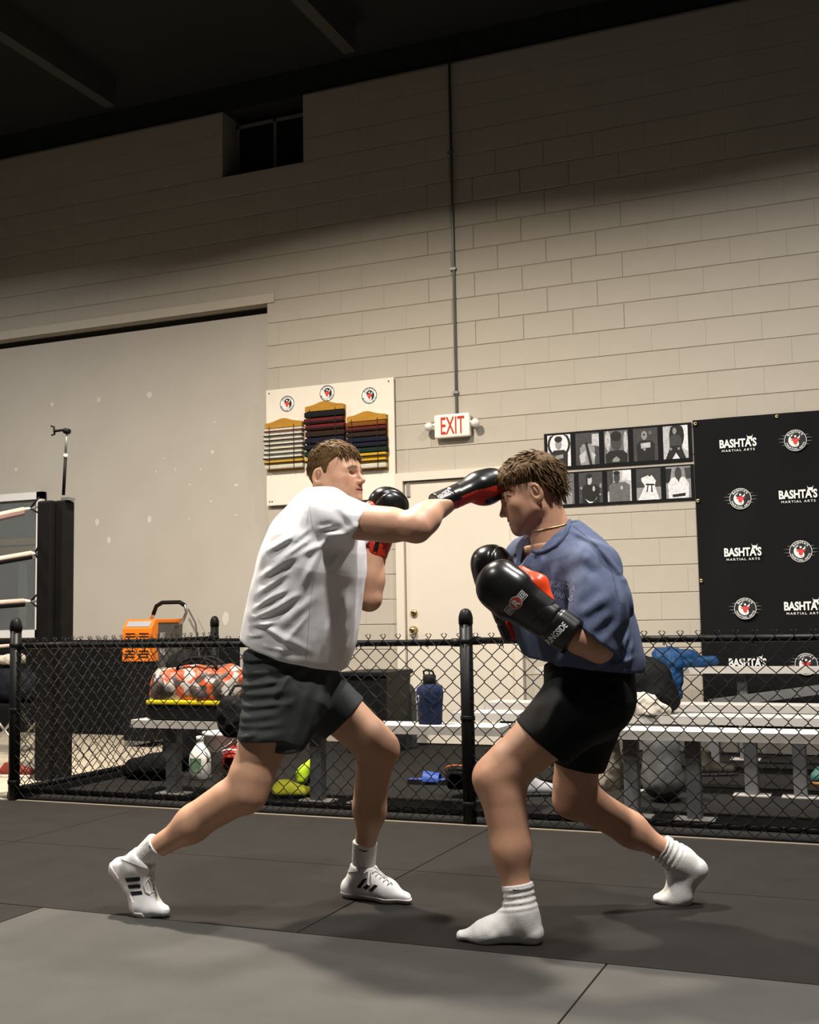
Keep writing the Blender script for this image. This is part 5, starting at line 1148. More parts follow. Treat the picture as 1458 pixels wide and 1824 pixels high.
# ------------------------------------------------------------------ print and stitching laid on clothes, gloves and boots
def bvh_of(objs):
    vs_, fs_ = [], []
    for o in objs:
        me = o.data; n = len(vs_); w = WORLD[o.name]
        vs_ += [v.co + w for v in me.vertices]; fs_ += [[i + n for i in p.vertices] for p in me.polygons]
    return BVHTree.FromPolygons(vs_, fs_)
def on_surface(bvh, px, py, off):
    d = ray(px, py).normalized(); h = bvh.ray_cast(CAM, d)
    if h[0] is None: return None
    n = h[1] if h[1].dot(d) < 0 else -h[1]; return h[0] + n * off
def decal(name, bvh, parent, m, v2, faces, off=0.0012):
    P = [on_surface(bvh, x, y, off) for x, y in v2]; ok = [p is not None for p in P]
    fs_ = [f for f in faces if all(ok[i] for i in f)]
    if not fs_: return None
    P = [p if p is not None else Vector() for p in P]
    used = sorted({i for f in fs_ for i in f}); mp = {i: k for k, i in enumerate(used)}
    q = MB(); q.add([P[i] for i in used], [tuple(mp[i] for i in f) for f in fs_]); return q.build(name, m, parent, smooth=True)
def grid_quad(c, nu=8, nv=4):
    v = []
    for j in range(nv + 1):
        for i in range(nu + 1):
            u, w = i / nu, j / nv; v.append(tuple((c[0][k] * (1 - u) + c[1][k] * u) * (1 - w) + (c[3][k] * (1 - u) + c[2][k] * u) * w for k in (0, 1)))
    return v, [(j * (nu + 1) + i, j * (nu + 1) + i + 1, (j + 1) * (nu + 1) + i + 1, (j + 1) * (nu + 1) + i) for j in range(nv) for i in range(nu)]
def text_px(s, c, u, vv, bold=0.02, space=1.0):
    v, f, _ = text2d(s, bold, space); return [(c[0] + x * u[0] + y * vv[0], c[1] + x * u[1] + y * vv[1]) for x, y in v], f
def curve_px(pts, wd):
    n = len(pts); v = []
    for i, (x, y) in enumerate(pts):
        a = pts[max(i - 1, 0)]; b = pts[min(i + 1, n - 1)]; dx, dy = b[0] - a[0], b[1] - a[1]; L_ = math.hypot(dx, dy) or 1; w = (wd[i] if isinstance(wd, list) else wd) / 2
        v += [(x - dy / L_ * w, y + dx / L_ * w), (x + dy / L_ * w, y - dx / L_ * w)]
    return v, [(2 * i, 2 * i + 1, 2 * i + 3, 2 * i + 2) for i in range(n - 1)]
# boots: three stripes, strap, laces
kids = lambda o: [o] + list(o.children)
bb1, bb2 = bvh_of(kids(boot1)), bvh_of(kids(boot2))
for c in ([(223, 1564), (249, 1562), (249, 1569), (225.5, 1571.5)], [(227, 1576.5), (249.5, 1575), (250.5, 1581), (230, 1583)], [(232, 1588.5), (252, 1586.5), (254, 1593), (235, 1595)]):
    decal('stripe', bb1, boot1, m_strb, *grid_quad(c, 6, 3))
for c in ([(635, 1580), (647, 1565.5), (654.5, 1564), (641, 1582.5)], [(646, 1581), (654, 1575.5), (659, 1577), (652, 1585)], [(656, 1586.5), (667, 1575.5), (673, 1578), (662, 1588)]):
    decal('stripe', bb2, boot2, m_strb, *grid_quad(c, 6, 3))
m_strap = mat('pale_grey_strap', (0.62, 0.61, 0.62), 0.7, var=0.04)
decal('ankle_strap', bb1, boot1, m_strap, *grid_quad([(215, 1517), (272, 1537), (268, 1549), (216, 1531)], 12, 4), off=0.004)
decal('ankle_strap', bb2, boot2, m_strap, *grid_quad([(619, 1537), (648, 1537), (645, 1552), (618, 1554)], 10, 4), off=0.003)
def lace_tube(bv, boot, pts, r=0.0022, off=0.003):
    P = [on_surface(bv, x, y, off) for x, y in pts]; P = [p for p in P if p is not None]
    if len(P) > 1:
        q = MB(); q.tube(P, r, 6); q.build('lace', m_lace, boot)
lace_tube(bb1, boot1, [(267, 1552), (264, 1566), (269, 1577), (270, 1588), (266, 1593), (259, 1588), (257, 1576), (262, 1566), (267, 1556)]); lace_tube(bb1, boot1, [(272, 1552), (275, 1562), (276, 1572), (277, 1582)])
for k in range(4): lace_tube(bb1, boot1, [(266 + k * 1.5, 1562 + k * 9), (272 + k * 1.5, 1560 + k * 9), (276 + k * 1.8, 1564 + k * 9)])
lace_tube(bb2, boot2, [(657, 1552), (655, 1566), (655, 1575), (659, 1578), (662, 1573), (661, 1560), (660, 1552), (666, 1546), (672, 1548)]); lace_tube(bb2, boot2, [(666, 1544), (676, 1552), (684, 1561), (690, 1565)]); lace_tube(bb2, boot2, [(643, 1548), (648, 1556), (655, 1551)])
for k in range(5): lace_tube(bb2, boot2, [(662 + k * 7, 1556 + k * 5), (668 + k * 7, 1552 + k * 5), (674 + k * 6, 1556 + k * 5)])
# sock marks
P1 = [o for o in p1.children if o.name.startswith('sock')]
bs = bvh_of(P1)
sw = [(636, 1511.5), (641, 1514), (647, 1516), (652, 1516), (656, 1514)]; decal('mark', bs, P1[1], m_strb, *curve_px(sw, [0.6, 1.6, 2.4, 1.6, 0.6]))
decal('mark', bs, P1[0], m_strb, *curve_px([(262.5, 1493), (264, 1500), (267, 1508), (269, 1511)], [0.8, 0.9, 2.0, 2.0]))
bs2 = bvh_of([sk2]); decal('mark', bs2, sk2, m_strb, *curve_px([(1191, 1503), (1189, 1510), (1186, 1518), (1181.5, 1523), (1180, 1521)], [0.6, 1.6, 2.2, 1.8, 0.6]))
bs1 = bvh_of([sk1]); decal('mark', bs1, sk1, m_strb, *curve_px([(913, 1585), (918, 1586), (927, 1585)], [1.8, 1.8, 1.0]))
# glove prints on the near glove of the blue boxer
hg = h1[0]; bh = bvh_of(kids(hg))
m_gp = mat('white_glove_print', (0.62, 0.62, 0.60), 0.5, var=0.03)
u = (35.5 / 41.0, -27.5 / 41.0)   # direction of the badge on the photo
cx, cy = 918.5, 1073.5
pr = lambda a, b: (cx + a * 0.665 - b * 0.0 + b * 0.70 * 0 + b * 0.745, cy - a * 0.745 + b * 0.665)
def rect(a0, a1, b0, b1): return [pr(a0, b0), pr(a1, b0), pr(a1, b1), pr(a0, b1)]
decal('badge', bh, hg, m_gp, *grid_quad(rect(-24, 24, -7.5, 7.5), 14, 6), off=0.0012)
m_gpb = mat('black_glove_print', (0.02, 0.02, 0.02), 0.5)
m_gpr = mat('red_glove_print', (0.45, 0.05, 0.04), 0.5)
decal('badge_field', bh, hg, m_gpb, *grid_quad(rect(-23, -10, -6.2, 6.2), 6, 5), off=0.0016); decal('badge_field', bh, hg, m_gpb, *grid_quad(rect(10, 23, -6.2, 6.2), 6, 5), off=0.0016)
def disc_px(r, n=22): return [pr(0, 0)] + [pr(r * math.cos(2 * math.pi * k / n), r * math.sin(2 * math.pi * k / n)) for k in range(n)], [(0, 1 + k, 1 + (k + 1) % n) for k in range(n)]
decal('badge_disc', bh, hg, m_gp, *disc_px(11.5), off=0.0020); decal('badge_disc', bh, hg, m_gpr, *disc_px(10.3), off=0.0024)
a_, b_ = (0.665, -0.745), (-0.745, -0.665)
decal('badge_letter', bh, hg, m_gp, *text_px('R', (cx, cy), (a_[0] * 11, a_[1] * 11), (b_[0] * 14, b_[1] * 14), 0.05), off=0.0028)
for s_, t in ((-16.5, 'RING'), (16.5, 'SIDE')):
    c_ = pr(s_, 0); decal('badge_letter', bh, hg, m_gp, *text_px(t, c_, (a_[0] * 11.5, a_[1] * 11.5), (b_[0] * 9.5, b_[1] * 9.5), 0.015), off=0.0022)
decal('lettering', bh, hg, m_gp, *text_px('RINGSIDE', (991, 1128), (32, -33), (-9, -8.5), 0.02), off=0.0018)
th = [o for o in hg.children if o.name.startswith('thumb')][0]
decal('lettering', bh, th, m_gp, *text_px('FIGHT', (956, 1024), (9, 20), (8, -5), 0.01), off=0.0016) if False else None
# shirt print
bt = bvh_of([t2]); m_tp = mat('pale_shirt_print', (0.22, 0.26, 0.38), 0.9, var=0.3, vscale=120)
decal('print', bt, t2, m_tp, *text_px('PORTOLA', (1003, 1044), (44, 9), (1.5, -11), 0.005), off=0.0012)
decal('print', bt, t2, m_tp, *text_px('PARKS', (1004, 1062), (34, 8), (1.5, -10), 0.005), off=0.0012)
# neck chain of the blue boxer
bn = bvh_of([p2]); P = [on_surface(bn, x, y, 0.002) for x, y in ((1011, 932), (1003, 935), (992, 938), (981, 940), (970, 942), (958, 945), (950, 946))]; P = [p for p in P if p is not None]
m_gold = mat('thin_gold_chain', (0.7, 0.55, 0.3), 0.3, 0.8)
if len(P) > 2:
    q = MB(); q.tube(P + [P[-1] + Vector((-0.05, 0.06, -0.02))], 0.0016, 6); q.build('neck_chain', m_gold, p2)

# straps on the palm side of the guard glove
bg2 = bvh_of(kids(g2)); m_gstrap = mat('black_glove_strap', (0.008, 0.008, 0.008), 0.5)
for pts, w in (([(675, 955), (672, 965), (669, 978), (665, 990), (661, 1004)], 8), ([(644, 976), (655, 974.5), (670, 976), (684, 976), (697, 972)], 2.2), ([(641, 998), (650, 1004), (660, 1006)], 2.0), ([(664, 1000), (676, 999), (692, 993)], 1.8)):
    decal('strap', bg2, g2, m_gstrap, *curve_px(pts, w), off=0.0014)
bg1 = bvh_of(kids(g1))
decal('label_patch', bg1, g1, m_gp, *grid_quad([(826, 834), (836, 827), (848, 829), (838, 836)], 6, 4), off=0.0014)
decal('cuff_print', bg1, g1, m_gp, *text_px('RINGSIDE', (790, 880), (20, -13), (-3.5, -6), 0.015), off=0.0016)

# ribbed collar of the blue t-shirt
P = [on_surface(bvh_of([t2, p2]), x, y, 0.001) for x, y in ((1014, 929), (1012, 938), (1008, 950), (1001, 962), (991, 972), (979, 979), (967, 984), (957, 985), (950, 981))]; P = [x_ for x_ in P if x_ is not None]
if len(P) > 3:
    q = MB(); q.tube(P, 0.0085, 8); q.build('collar', m_blued, t2)

# seams of the white t-shirt
bt1 = bvh_of([t1]); m_seam = mat('shirt_seam', (0.62, 0.61, 0.62), 0.9)
for pts in ([(581, 956), (572, 985), (563, 1015), (557, 1042), (552, 1080), (549, 1124), (547, 1160), (545, 1178)], [(553, 888), (552, 900), (553, 915), (556, 935), (562, 950)]):
    decal('seam', bt1, t1, m_seam, *curve_px([(a_[0] + (b_[0] - a_[0]) * k / 6, a_[1] + (b_[1] - a_[1]) * k / 6) for a_, b_ in zip(pts, pts[1:]) for k in range(6)], 1.4), off=0.0008)
bt2 = bvh_of([t2])
for pts in ([(1016, 933), (1035, 948), (1052, 962), (1070, 982), (1082, 1000), (1090, 1020), (1096, 1048), (1102, 1080)],):
    decal('seam', bt2, t2, m_blued, *curve_px([(a_[0] + (b_[0] - a_[0]) * k / 6, a_[1] + (b_[1] - a_[1]) * k / 6) for a_, b_ in zip(pts, pts[1:]) for k in range(6)], 2.0), off=0.001)

# brows and lashes
for per, hm, curves in ((p2, m_hair2, (([(893, 877), (899, 874), (906, 872.5), (914, 874.5)], [1.8, 3.2, 3.0, 1.4]), ([(897, 885.5), (904, 883), (911, 883.5)], [1.2, 2.4, 1.4]))),):
    bv = bvh_of([per])
    for k_, (pts, w) in enumerate(curves): decal(('eyebrow', 'eyelashes')[k_], bv, per, hm, *curve_px(pts, w), off=0.0014)
# ------------------------------------------------------------------ bags, bottles and shoes around the benches
def blob(name, items, m, label, cat, h=0.008, namp=0.006, nsc=22.0, k=0.05, parent=None, floor=None, midx=None, squash=None):
    fn0 = union([(g, k if i else 0) for i, g in enumerate(items)])
    def fn(P):
        d = fn0(P) - vnoise(P * np.float32(nsc)) * namp - vnoise(P * np.float32(nsc * 2.3)) * namp * 0.4
        return smax(d, floor - P[:, 2], 0.006) if floor is not None else d
    A = np.array([b for g in items for b in g.box]); lo, hi = A.min(0) - 0.03, A.max(0) + 0.03
    o = sdf_obj(name, fn, lo, hi, h, m, parent, og=None if parent else ((lo[0] + hi[0]) / 2, (lo[1] + hi[1]) / 2, lo[2] + 0.03), midx=midx)
    if not parent: tag(o, label, cat)
    return o
def eb(c, r, F=None):
    g = ellip(c, r, F); m = max(r) if F is not None else None; c = npv(c); rr = np.array([m] * 3 if m else r); f = lambda P: g(P); f.box = [c - rr, c + rr]; return f
def rc(a, b, ra, rb):
    g = rcone(a, b, ra, rb); f = lambda P: g(P); a, b = npv(a), npv(b); f.box = [a - ra, a + ra, b - rb, b + rb]; return f
ZB = 0.4425
# blue bottle sleeve on the bench
m_navy = mat('navy_neoprene', (0.006, 0.013, 0.040), 0.85, spec=0.2, var=0.2, vscale=60, bump=0.2, bscale=150)
c = at_y(766, 1288, 5.93); bx = c.x; by = 5.93
bt_ = tag(empty('water_bottle', (bx, by, ZB)), 'navy blue sleeved water bottle with black lid standing on the bench', 'bottle')
q = MB(); q.lathe([(0.060, 0.0), (0.064, 0.01), (0.068, 0.10), (0.074, 0.17), (0.068, 0.195), (0.045, 0.215), (0.034, 0.22)], (bx, by, ZB), 22, sx=1.05, sy=0.85); q.build('sleeve', m_navy, bt_)
q = MB(); q.lathe([(0.034, 0.21), (0.036, 0.22), (0.036, 0.262), (0.030, 0.268), (0.012, 0.27)], (bx, by, ZB), 18); q.build('lid', m_blk, bt_)
q = MB(); q.tube([(bx - 0.03, by, ZB + 0.262), (bx - 0.035, by, ZB + 0.285), (bx - 0.01, by, ZB + 0.295), (bx + 0.02, by, ZB + 0.285), (bx + 0.028, by, ZB + 0.262)], 0.006, 8); q.build('carry_loop', m_blk, bt_)
q = MB(); q.tube([(bx - 0.03, by - 0.05, ZB + 0.20), (bx + 0.0, by - 0.068, ZB + 0.15), (bx + 0.045, by - 0.062, ZB + 0.115), (bx + 0.078, by - 0.03, ZB + 0.14), (bx + 0.07, by, ZB + 0.21)], 0.004, 6); q.build('strap', m_navy, bt_)
q = MB(); q.tube([(bx - 0.045, by - 0.062, ZB + 0.16), (bx - 0.035, by - 0.068, ZB + 0.13), (bx - 0.05, by - 0.066, ZB + 0.11), (bx - 0.058, by - 0.06, ZB + 0.14)], 0.004, 6, closed=True); q.build('key_ring', m_chr, bt_)
# black bin by the door
a, b = at_y(612, 1196, 8.1), at_y(698, 1196, 8.1)
bn_ = tag(empty('storage_bin', ((a.x + b.x) / 2, 8.3, 0)), 'black plastic storage bin standing beside the door', 'bin')
x0, x1, zt = a.x, b.x, a.z
q = MB(); q.add([(x0 + 0.05, 8.06, 0.0), (x1 - 0.05, 8.06, 0.0), (x1 - 0.05, 8.46, 0.0), (x0 + 0.05, 8.46, 0.0), (x0 + 0.015, 8.02, zt - 0.03), (x1 - 0.015, 8.02, zt - 0.03), (x1 - 0.015, 8.5, zt - 0.03), (x0 + 0.015, 8.5, zt - 0.03)], [(0, 3, 2, 1), (4, 5, 6, 7), (0, 1, 5, 4), (1, 2, 6, 5), (2, 3, 7, 6), (3, 0, 4, 7)]); q.build('tub', m_blk, bn_)
q = MB(); q.cbox(x0, x1, 8.0, 8.52, zt - 0.035, zt, 0.008); q.build('lid', m_dkg if False else m_blk, bn_)
q = MB(); q.cbox(x1 - 0.07, x1 - 0.012, 8.012, 8.03, 0.1, zt - 0.05, 0.006); q.build('rib', m_postb, bn_)
c = at_y(694, 1250, 8.3); q = MB(); q.prism([(c.x - 0.04, 0.0), (c.x + 0.075, 0.0), (c.x + 0.075, 0.38)] + [(c.x + 0.005 + 0.07 * math.cos(t * math.pi / 10), 0.38 + 0.12 * math.sin(t * math.pi / 10)) for t in range(11)] + [(c.x - 0.04, 0.36)], 8.56, 8.66)
tag(q.build('rubber_pad', mat('charcoal_rubber', (0.06, 0.06, 0.062), 0.7)), 'charcoal round topped rubber pad leaning behind the storage bin', 'pad')
# duffel on the bench
m_camo = bpy.data.materials.new('orange_white_camo'); m_camo.use_nodes = True; nt = m_camo.node_tree
vr = nt.nodes.new('ShaderNodeTexVoronoi'); vr.inputs['Scale'].default_value = 17; tcn = nt.nodes.new('ShaderNodeTexCoord'); nz_ = nt.nodes.new('ShaderNodeTexNoise'); nz_.inputs['Scale'].default_value = 9; nt.links.new(tcn.outputs['Object'], nz_.inputs['Vector'])
ad = nt.nodes.new('ShaderNodeVectorMath'); nt.links.new(tcn.outputs['Object'], ad.inputs[0]); nt.links.new(nz_.outputs['Color'], ad.inputs[1]); ad.operation = 'MULTIPLY_ADD'; ad.inputs[1].default_value = (1, 1, 1)
ad2 = nt.nodes.new('ShaderNodeVectorMath'); ad2.operation = 'SCALE'; ad2.inputs['Scale'].default_value = 0.12; nt.links.new(nz_.outputs['Color'], ad2.inputs[0]); ad3 = nt.nodes.new('ShaderNodeVectorMath'); nt.links.new(tcn.outputs['Object'], ad3.inputs[0]); nt.links.new(ad2.outputs[0], ad3.inputs[1]); nt.links.new(ad3.outputs[0], vr.inputs['Vector'])
cr_ = nt.nodes.new('ShaderNodeValToRGB'); cr_.color_ramp.interpolation = 'CONSTANT'; sp_ = nt.nodes.new('ShaderNodeSeparateColor'); nt.links.new(vr.outputs['Color'], sp_.inputs[0]); nt.links.new(sp_.outputs[0], cr_.inputs[0])
for i_, (p_, col_) in enumerate(((0, (0.10, 0.075, 0.065)), (0.30, (0.62, 0.10, 0.03)), (0.48, (0.55, 0.50, 0.46)), (0.66, (0.16, 0.11, 0.10)), (0.80, (0.68, 0.14, 0.05)), (0.92, (0.45, 0.40, 0.38)))):
    e_ = cr_.color_ramp.elements[i_] if i_ < 2 else cr_.color_ramp.elements.new(p_); e_.position = p_; e_.color = (*[v_ * 0.62 for v_ in col_], 1)
nt.links.new(cr_.outputs[0], nt.nodes['Principled BSDF'].inputs['Base Color']); nt.nodes['Principled BSDF'].inputs['Roughness'].default_value = 0.35
xa, xb = at_y(272, 1220, 5.93).x, at_y(446, 1220, 5.93).x; yb = 5.94
duf = tag(empty('duffel_bag', ((xa + xb) / 2, yb, ZB)), 'orange and white patterned duffel bag with yellow trim lying on the bench', 'bag')
zt = at_y(330, 1184, 5.93).z
o = blob('body', [rc((xa + 0.10, yb, ZB + 0.21), (xb - 0.10, yb, ZB + 0.22), 0.10, 0.10), rc((xa + 0.12, yb, ZB + 0.15), (xb - 0.12, yb, ZB + 0.15), 0.115, 0.115)], m_camo, '', '', 0.008, 0.014, 14, parent=duf, floor=ZB + 0.10)
q = MB(); q.cbox(xa + 0.03, xb - 0.0, yb - 0.125, yb + 0.115, ZB + 0.092, ZB + 0.118, 0.008); q.build('yellow_trim', mat('yellow_trim', (0.75, 0.58, 0.02), 0.5), duf)
q = MB(); q.cbox(xa + 0.03, xb - 0.01, yb - 0.12, yb + 0.11, ZB + 0.002, ZB + 0.094, 0.02); q.build('base', m_black, duf)
for s in (-0.05, 0.05):
    q = MB(); q.tube([((xa + xb) / 2 + 0.14 * math.cos(t), yb + s, ZB + 0.29 + 0.075 * math.sin(t)) for t in [math.pi * k / 10 for k in range(11)]], 0.010, 8); q.build('handle', m_black, duf)
# backpack hung over the bench front
c = at_y(414, 1275, 5.745)
bp_ = blob('backpack', [eb((c.x, 5.738, c.z + 0.01), (0.105, 0.052, 0.11)), eb((c.x + 0.02, 5.742, c.z - 0.05), (0.09, 0.05, 0.07))], m_black, 'slumped black backpack hung over the front edge of the long bench', 'backpack', 0.007, 0.008, 18)
q = MB(); q.tube([(c.x - 0.03, 5.74, c.z + 0.10), (c.x - 0.02, 5.80, c.z + 0.165), (c.x + 0.03, 5.86, c.z + 0.168), (c.x + 0.05, 5.80, c.z + 0.15), (c.x + 0.05, 5.74, c.z + 0.09)], 0.009, 8); q.build('grab_strap', m_black, bp_)
# white jug and bucket under the bench
m_hdpe = mat('white_jug_plastic', (0.72, 0.70, 0.67), 0.4, var=0.05); m_lbl = mat('green_label', (0.12, 0.20, 0.13), 0.6, var=0.4, vscale=50)
jp = at_z(347, 1390, 0); jx, jy = jp.x, jp.y + 0.06
jg = tag(empty('plastic_jug', (jx, jy, 0)), 'white plastic jug with green label on the carpet under the bench', 'jug')
q = MB(); q.lathe([(0.066, 0.0), (0.074, 0.01), (0.074, 0.13), (0.068, 0.165), (0.045, 0.20), (0.026, 0.225), (0.022, 0.24), (0.022, 0.255)], (jx, jy, 0), 22, sx=1.0, sy=0.85); q.build('body', m_hdpe, jg)
q = MB(); q.lathe([(0.026, 0.25), (0.026, 0.275), (0.02, 0.278)], (jx, jy, 0), 16); q.build('cap', m_hdpe, jg)
q = MB(); q.tube([(jx + 0.05, jy - 0.02, 0.19), (jx + 0.075, jy - 0.02, 0.17), (jx + 0.072, jy - 0.02, 0.12)], 0.009, 8); q.build('handle', m_hdpe, jg)
n = 9; vv = []
for k in range(n):
    an = -math.pi / 2 + (k / (n - 1) - 0.5) * 1.2
    for z in (0.05, 0.14): vv.append((jx + 0.0755 * math.cos(an), jy + 0.0755 * 0.85 * math.sin(an), z))
q = MB(); q.add(vv, [(2 * k, 2 * k + 2, 2 * k + 3, 2 * k + 1) for k in range(n - 1)]); q.build('label_print', m_lbl, jg)
bp0 = at_z(368, 1380, 0); bx, by = bp0.x + 0.02, bp0.y + 0.14
bk = tag(empty('bucket', (bx, by, 0)), 'open white plastic bucket behind the jug under the bench', 'bucket')
q = MB(); q.lathe([(0.10, 0.0), (0.115, 0.25), (0.123, 0.252), (0.123, 0.275), (0.112, 0.275), (0.108, 0.24), (0.09, 0.02)], (bx, by, 0), 26); q.build('pail', m_hdpe, bk)
q = MB(); q.lathe([(0.104, 0.0), (0.104, 0.006)], (bx, by, 0.19), 22); q.build('dark_inside', m_black, bk)  # black disc set inside the pail
q = MB(); q.tube([(bx - 0.124, by, 0.262), (bx - 0.13, by - 0.06, 0.22), (bx - 0.06, by - 0.12, 0.16), (bx + 0.05, by - 0.125, 0.15), (bx + 0.128, by - 0.07, 0.21), (bx + 0.124, by, 0.262)], 0.003, 6); q.build('bail', m_chr, bk)
# red headguard
m_redp = mat('red_vinyl', (0.33, 0.025, 0.02), 0.35, var=0.15)
hp = at_z(412, 1386, 0); hc = np.array([hp.x, hp.y + 0.09, 0.10])
def hg(name, c, m, lab, mtrim, tm):
    dome = ellip(c, (0.105, 0.115, 0.105)); inner = ellip(c + np.array([0.0, -0.012, -0.03]), (0.083, 0.10, 0.09)); face = rbox(c + np.array([0.0, -0.11, -0.03]), (0.055, 0.06, 0.06), 0.03, np.eye(3))
    fn = lambda P: smax(smax(smax(dome(P), -inner(P), 0.008), -face(P), 0.01), 0.004 - P[:, 2], 0.004)
    lo, hi = c - 0.14, c + 0.14; o = sdf_obj(name, fn, lo, hi, 0.0055, [m], None, og=(c[0], c[1], 0)); tag(o, lab, 'headguard')
    q = MB(); pts = [(c[0] + 0.108 * math.cos(t), c[1] - 0.115 * abs(math.sin(t)) * 0.9, c[2] + 0.03 + 0.055 * math.sin(t)) for t in [math.pi * k / 12 for k in range(13)]]
    q.tube(pts, tm, 6); q.build('piping', mtrim, o); return o
hg('headguard', hc, m_redp, 'red padded headguard on the carpet beside the white bucket', m_print_w, 0.006)
# black duffel on the floor by the kerb
c = at_z(262, 1392, 0); c = np.array([c.x - 0.05, c.y + 0.10, 0.06])
blob('gym_bag', [rc(c + np.array([-0.13, 0, 0.0]), c + np.array([0.13, 0.0, 0.03]), 0.07, 0.085), rc(c + np.array([0.02, 0, 0.03]), c + np.array([0.15, 0, 0.05]), 0.07, 0.06)], m_black, 'flat black gym bag lying on the carpet below the end of the bench', 'bag', 0.008, 0.01, 16, floor=0.002)
# ---- shoes
def trainer(name, p, yaw, L, ms, msole, label, stand=0.0, hi=0.0, group=None):
    """a low shoe: toe along +x before turning; stand tips it up onto its heel"""
    W2 = 0.045 * L / 0.27
    up = union([(flatcone((0.03, 0, 0.040), (L - 0.05, 0, 0.034), 0.036, 0.030, (0, 1, 0), 1.2), 0), (rcone((0.045, 0, 0.045), (0.06, 0, 0.085 + hi), 0.036, 0.033), 0.03), (rcone((0.07, 0, 0.075), (L * 0.62, 0, 0.045), 0.03, 0.022), 0.03)])
    hole = ellip((0.065, 0, 0.115 + hi), (0.042, 0.024, 0.04)); 
    R3 = np.array(Matrix.Rotation(yaw, 3, 'Z') @ Matrix.Rotation(-stand, 3, 'Y'), np.float32); p = npv(p)
    def upf(P):
        Q = (P - p) @ R3; return smax(smax(smax(up(Q), -hole(Q), 0.006), 0.016 - Q[:, 2], 0.004), Q[:, 2] - 0.1 - hi, 0.004)
    def sof(P):
        Q = (P - p) @ R3; return smax(smax(flatcone((0.04, 0, 0.012), (L - 0.045, 0, 0.012), 0.040, 0.036, (0, 1, 0), 1.15)(Q), Q[:, 2] - 0.020, 0.004), -Q[:, 2], 0.004)
    cs = [np.array([a, b, c_]) @ R3.T + p for a in (-0.03, L + 0.02) for b in (-0.07, 0.07) for c_ in (-0.01, 0.15 + hi)]; lo, hi_ = bbox(cs, 0.01)
    o = sdf_obj(name, upf, lo, hi_, 0.0055, [ms], None, og=p); tag(o, label, 'shoe', group)
    sdf_obj('sole', sof, lo, hi_, 0.0055, [msole], o)
    q = MB(); 
    for k in range(3):
        a_ = L * 0.36 + k * 0.025; T = lambda x, y, z: Vector((np.array([x, y, z]) @ R3.T + p).tolist())
        q2 = MB(); q2.tube([T(a_, -0.028, 0.068 - k * 0.008), T(a_ + 0.004, 0, 0.082 - k * 0.009), T(a_, 0.028, 0.068 - k * 0.008)], 0.003, 5); q2.build('lace', ms if name != 'trainer' else m_blk, o)
    return o
m_neon = mat('neon_yellow_green', (0.42, 0.62, 0.02), 0.5, var=0.1); m_neony = mat('neon_yellow', (0.80, 0.78, 0.05), 0.5)
pp = at_z(484, 1421, 0); trainer('trainer', (pp.x, pp.y + 0.02, 0), 0.25, 0.25, m_neony, m_blk, 'neon yellow trainer with black sole lying flat under the bench')
pp = at_z(508, 1412, 0); trainer('trainer', (pp.x + 0.075, pp.y + 0.13, 0.012), 0.3, 0.22, m_neon, m_blk, 'lime green trainer propped up on its heel behind the yellow one', stand=1.05)
# blue slides
m_bls = mat('bright_blue_rubber', (0.022, 0.06, 0.27), 0.5, var=0.08)
def slide(p, yaw, label):
    p = Vector(p); M_ = Matrix.Rotation(yaw, 3, 'Z'); T = lambda x, y, z: p + M_ @ Vector((x, y, z))
    prof = [(0.0, 0.03), (0.06, 0.042), (0.13, 0.045), (0.20, 0.05), (0.25, 0.045), (0.272, 0.025)]
    top = [T(x, w, 0.028) for x, w in prof] + [T(x, -w, 0.028) for x, w in prof[::-1]]; n = len(top); bot = [q_ - Vector((0, 0, 0.027)) for q_ in top]
    q = MB(); q.add(bot + top, [tuple(range(n))[::-1], tuple(range(n, 2 * n))] + [(i, (i + 1) % n, (i + 1) % n + n, i + n) for i in range(n)])
    so = q.build('slide_sandal', m_blk, None, origin=p); tag(so, label, 'sandal')
    vv = []; n = 12
    for i, xx in enumerate((0.10, 0.15, 0.20)):
        for k in range(n + 1):
            t = math.pi * k / n; w = 0.052; vv.append(T(xx, w * math.cos(t), 0.02 + (0.062 - i * 0.008) * math.sin(t)))
    ff = [(i * (n + 1) + k, i * (n + 1) + k + 1, (i + 1) * (n + 1) + k + 1, (i + 1) * (n + 1) + k) for i in range(2) for k in range(n)]
    m0 = len(vv); vv += [v - (v - T(0.15, 0, 0.02)).normalized() * 0.007 for v in vv]; ff += [tuple(j + m0 for j in f[::-1]) for f in ff]
    q = MB(); q.add(vv, ff, True); q.build('strap', m_bls, so)
    top2 = [T(x * 0.96 + 0.005, w * 0.9, 0.031) for x, w in prof] + [T(x * 0.96 + 0.005, -w * 0.9, 0.031) for x, w in prof[::-1]]
    q = MB(); q.add(top2, [tuple(range(len(top2)))]); q.build('footbed', m_bls, so)
pp = at_z(733, 1397, 0); slide((pp.x - 0.03, pp.y + 0.02, 0), 0.15, 'blue slide sandal on the carpet below the water bottle')
pp = at_z(803, 1383, 0); slide((pp.x + 0.05, pp.y + 0.08, 0), 0.9, 'blue slide sandal half hidden behind the black headguard')
hp = at_z(810, 1424, 0); hg('headguard', np.array([hp.x + 0.02, hp.y + 0.10, 0.105]), m_black, 'black headguard with orange piping on the carpet near the fence post', mat('orange_piping', (0.85, 0.16, 0.03), 0.4), 0.004)
